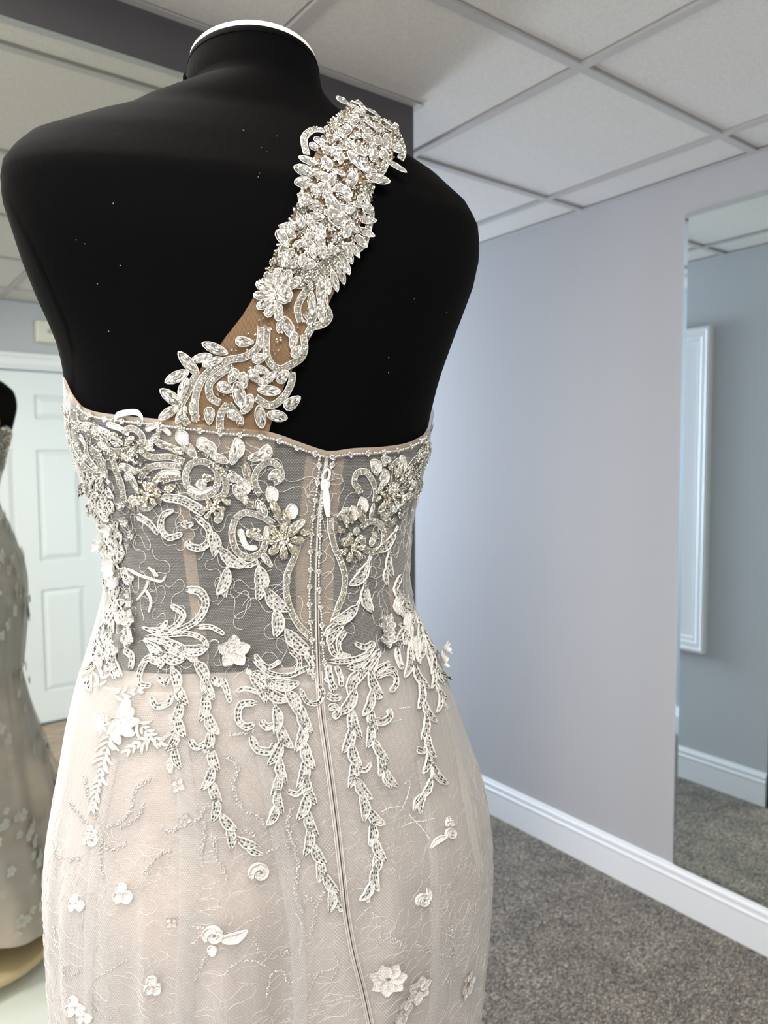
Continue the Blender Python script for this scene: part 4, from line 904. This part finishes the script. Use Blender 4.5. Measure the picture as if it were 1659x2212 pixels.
G(q1, [('M',370,1640,25,150,56),('M',290,1700,-15,120,50),('M',210,1735,50,165,60),('M',355,1725,-20,120,48),('M',140,1820,-25,150,60),('M',180,1890,-70,120,50),('M',112,1955,42,160,64),('M',90,2045,-35,130,52),('M',165,2060,-60,110,44),('M',235,2010,-80,90,40),
       ('T',550,1605,0,105,66),('T',435,1890,20,100,70),('M',515,1930,80,150,70),('M',690,1830,-35,120,50),('T',785,1815,-50,90,66),('M',700,1905,5,130,56),('M',565,1990,-65,120,66),('M',645,2070,80,130,66),('M',750,2065,15,130,62),('T',845,1980,-40,110,76),
       ('T',480,1815,120,90,62),('T',545,1840,80,90,58),('T',610,1815,50,90,62),('T',655,1775,15,85,54),('T',645,1700,-20,90,60),('T',490,2065,30,90,64),('T',335,2065,90,100,66),
       ('M',820,1515,70,130,70),('M',770,1500,100,90,44),('T',850,1600,100,100,60),('T',870,1660,-60,80,60),('M',1010,1040,10,150,80),('M',930,1110,5,120,64),('T',945,995,20,90,70),('T',785,960,60,110,80),('M',840,900,-60,90,44),('M',800,1090,70,90,40),
       ('M',1200,1050,70,120,44),('M',1175,1110,72,130,44),('M',1150,1170,72,130,44),('M',1110,1220,75,120,44),('M',1060,1240,80,120,44),('M',1015,1290,85,130,46),('M',965,1360,88,130,44),('M',1045,1350,88,120,44),('M',1020,1420,80,110,44),
       ('T',1320,850,10,100,64),('T',1310,930,30,100,64),('T',1275,975,45,90,58),('T',1235,1030,60,100,50),('T',1320,780,-15,90,56),('T',1290,710,-30,90,56),('M',1145,850,5,160,92),('M',1105,760,55,150,74),('M',985,760,10,100,60),('M',990,830,10,100,56),
       ('M',1010,900,40,90,56),('T',1180,780,20,90,56),('M',1160,660,45,130,68),('M',1080,600,-50,110,56),('M',920,540,15,130,64),('M',915,615,-10,130,64),('M',945,490,20,110,56),('M',1035,575,20,110,60),('M',1065,670,80,110,56),('M',1010,655,-50,100,50),
       ('M',1220,595,-40,110,60),('M',1130,560,30,110,56),('M',1070,510,80,100,56),('M',1265,420,60,140,78),('M',1250,495,45,150,68),('M',1355,450,-80,140,68),('M',1385,605,15,150,72),('M',1440,370,80,130,60),('M',1495,520,35,140,60),('M',1345,185,70,110,50),
       ('M',1145,105,12,130,66),('M',1225,150,40,110,56),('M',1505,410,-70,110,60),('M',1180,300,-40,120,60),('M',1130,300,60,110,50),('T',1020,370,60,90,66),('R',1060,420,0,70,70),('M',1130,450,85,120,50),('M',1310,250,20,120,60),('M',1230,230,-50,110,56),
       ('M',1390,270,60,110,56),('M',1450,290,40,100,50),('M',1330,350,10,120,60),('M',1420,450,-60,110,54),('M',1190,370,30,100,56),('M',1510,330,60,90,50),('M',1320,540,30,110,50),('R',980,400,0,54,54),('M',1380,360,-50,100,56),('M',1250,330,-20,110,50)],
  T, SLIFT+.0006, strap, 2.9625)
X, Y = q1([(785, 1310)])[0]
for k_ in range(9):
    a = math.radians(95+k_*28); r = 34
    gem('drop', X-6+r*cos(a), Y+r*sin(a), math.degrees(a)+180, 40, 19, T, SLIFT+.001, strap)
gem('round', X, Y, 0, 34, 34, T, SLIFT+.003, strap)
# seed beads packed between the stones (too many and too small to pick apart)
random.seed(5)
def fill(poly_l, poly_r, n, tree, lift, parent, r=(1.8, 3.2), inset=.12, rng=(0, 1)):
    mb = MB(); m = len(poly_l)-1
    for _ in range(n):
        t = random.uniform(*rng)*m; a = int(min(t, m-1)); f_ = t-a; l_ = Vector(poly_l[a])*(1-f_)+Vector(poly_l[a+1])*f_; r_ = Vector(poly_r[a])*(1-f_)+Vector(poly_r[a+1])*f_
        q = l_+(r_-l_)*random.uniform(inset, 1-inset); P, n_ = pt(q.x, q.y, tree, lift); bead(mb, P, n_, random.uniform(*r)*mpp(P), 0)
    o = kid(mb, 'seed_beads', [M['seed']], parent, smooth=False); o['kind'] = 'stuff'
fill(SL, SR, 2300, T, SLIFT, strap, rng=(.45, 1.0), inset=-.03, r=(2.2, 4.2)); fill(SL, SR, 130, T, SLIFT, strap, rng=(.0, .45), inset=.15)
fill(q2([(50,100),(100,300),(250,420),(420,400),(470,650)]), q2([(100,60),(330,180),(520,240),(560,330),(640,640)]), 420, D, .0016, gown)
fill(q3([(1330,200),(1180,420),(980,560),(960,760)]), q3([(1390,200),(1340,420),(1310,560),(1170,760)]), 420, D, .0016, gown)
fill(q2([(700,330),(900,420),(1050,560),(1200,660),(1340,760)]), q2([(780,300),(1000,340),(1150,480),(1330,640),(1480,800)]), 160, D, .0016, gown)
# ---------------- front of the gown, seen in the charcoal wall's mirror
random.seed(11)
fb = MB()
for _ in range(1500):
    p = random.uniform(-2.9, .1); zt = ztop(p); z = zt-.005-random.random()**1.5*.15
    a_ = S(p, z, .0035); n_ = (a_-Vector((BASE.x, BASE.y, a_.z))).normalized(); bead(fb, a_, n_, random.uniform(.0012, .0026))
o = kid(fb, 'seed_beads', [M['seed']], gown, smooth=False); o['kind'] = 'stuff'
fl_ = MB()
for _ in range(260):
    p = random.uniform(-2.5, -.25); z = random.choice([random.uniform(-.45, -.02), random.uniform(-1.3, -.2), random.uniform(-1.36, -1.0)]); r = random.uniform(.010, .022); C = S(p, z, .002+skirt_mod(p, z)); n_ = (C-Vector((BASE.x, BASE.y, C.z))).normalized(); u = Vector((0, 0, 1)).cross(n_).normalized(); w = Vector((0, 0, 1))
    for k_ in range(5):
        a0 = random.random()+2*pi*k_/5; ring = []
        for j in range(8):
            b = 2*pi*j/8; ring.append(C+(u*cos(a0)+w*sin(a0))*r*(.55+.5*cos(b))+(-u*sin(a0)+w*cos(a0))*r*.42*sin(b)+n_*.002)
        fl_.add(ring, [tuple(range(8))])
o = kid(fl_, 'front_lace_flowers', [M['thread']], gown); o['kind'] = 'stuff'

# lace on both side seams and more stones packed into the upper strap
random.seed(31)
for k_ in range(110):
    lft = k_ % 3 != 0; y = random.uniform(1010, 1420); x = (itp(y, [(1000, 175), (1080, 200), (1170, 228), (1260, 236), (1340, 222), (1400, 200)])+random.uniform(2, 46)) if lft else (itp(y, [(1080, 885), (1260, 874), (1340, 895), (1400, 925)])-random.uniform(2, 30))
    if not lft and y < 1290: continue
    a = random.uniform(.9, 2.2); l_ = random.uniform(24, 40)
    leaf(x, y, x+l_*cos(a), y+l_*sin(a), random.uniform(6, 9), D, gown, beads='dark' if k_ % 3 else None, lift=.0012)
for k_ in range(60):
    t = random.uniform(.5, 1)*(len(SL)-1); a = int(min(t, len(SL)-2)); f_ = t-a; l_ = Vector(SL[a])*(1-f_)+Vector(SL[a+1])*f_; r_ = Vector(SR[a])*(1-f_)+Vector(SR[a+1])*f_; q = l_+(r_-l_)*random.uniform(-.02, 1.02)
    gem(random.choice(['marquise', 'drop', 'plain', 'round']), q.x, q.y, random.uniform(0, 180), random.uniform(16, 34), random.uniform(13, 18), T, SLIFT+random.uniform(.001, .003), strap)
for k_ in range(44):
    if k_ % 2: x = random.uniform(150, 350); y = itp(x, NECK)+random.uniform(20, 150)-(x-150)*.15
    else: x = random.uniform(810, 885); y = random.uniform(990, 1110)
    gem(random.choice(['plain', 'marquiseg', 'round', 'dropg']), x, y, random.uniform(0, 180), random.uniform(12, 26), random.uniform(9, 15), D, .003, gown)

for k_ in range(26):
    y = random.uniform(1000, 1420); x = itp(y, [(1000, 175), (1080, 200), (1170, 228), (1260, 236), (1340, 222), (1420, 200)])+random.uniform(0, 70)
    if k_ % 2: flower(x, y, random.uniform(8, 13), D, gown, 5, random.random()*6, lift=.0014)
    else: gem(random.choice(['plain', 'dark', 'round']), x, y, 0, 10, 10, D, .0028, gown, 'crystal')

# specks of lint caught on the black jersey
random.seed(77); mb = MB()
for k_ in range(24):
    x, y = random.uniform(80, 980), random.uniform(260, 820); P, n = pt(x, y, T, .0003)
    if (P-CAM).length > 1 or x < 40+(y-300)*.3: continue
    a = random.uniform(0, 6); u = n.orthogonal().normalized(); w = n.cross(u); t = (u*cos(a)+w*sin(a)).normalized(); rod(mb, P, t, n, random.uniform(.0003, .0010), .00011)
o = kid(mb, 'lint', M['cord'], form); o['kind'] = 'stuff'
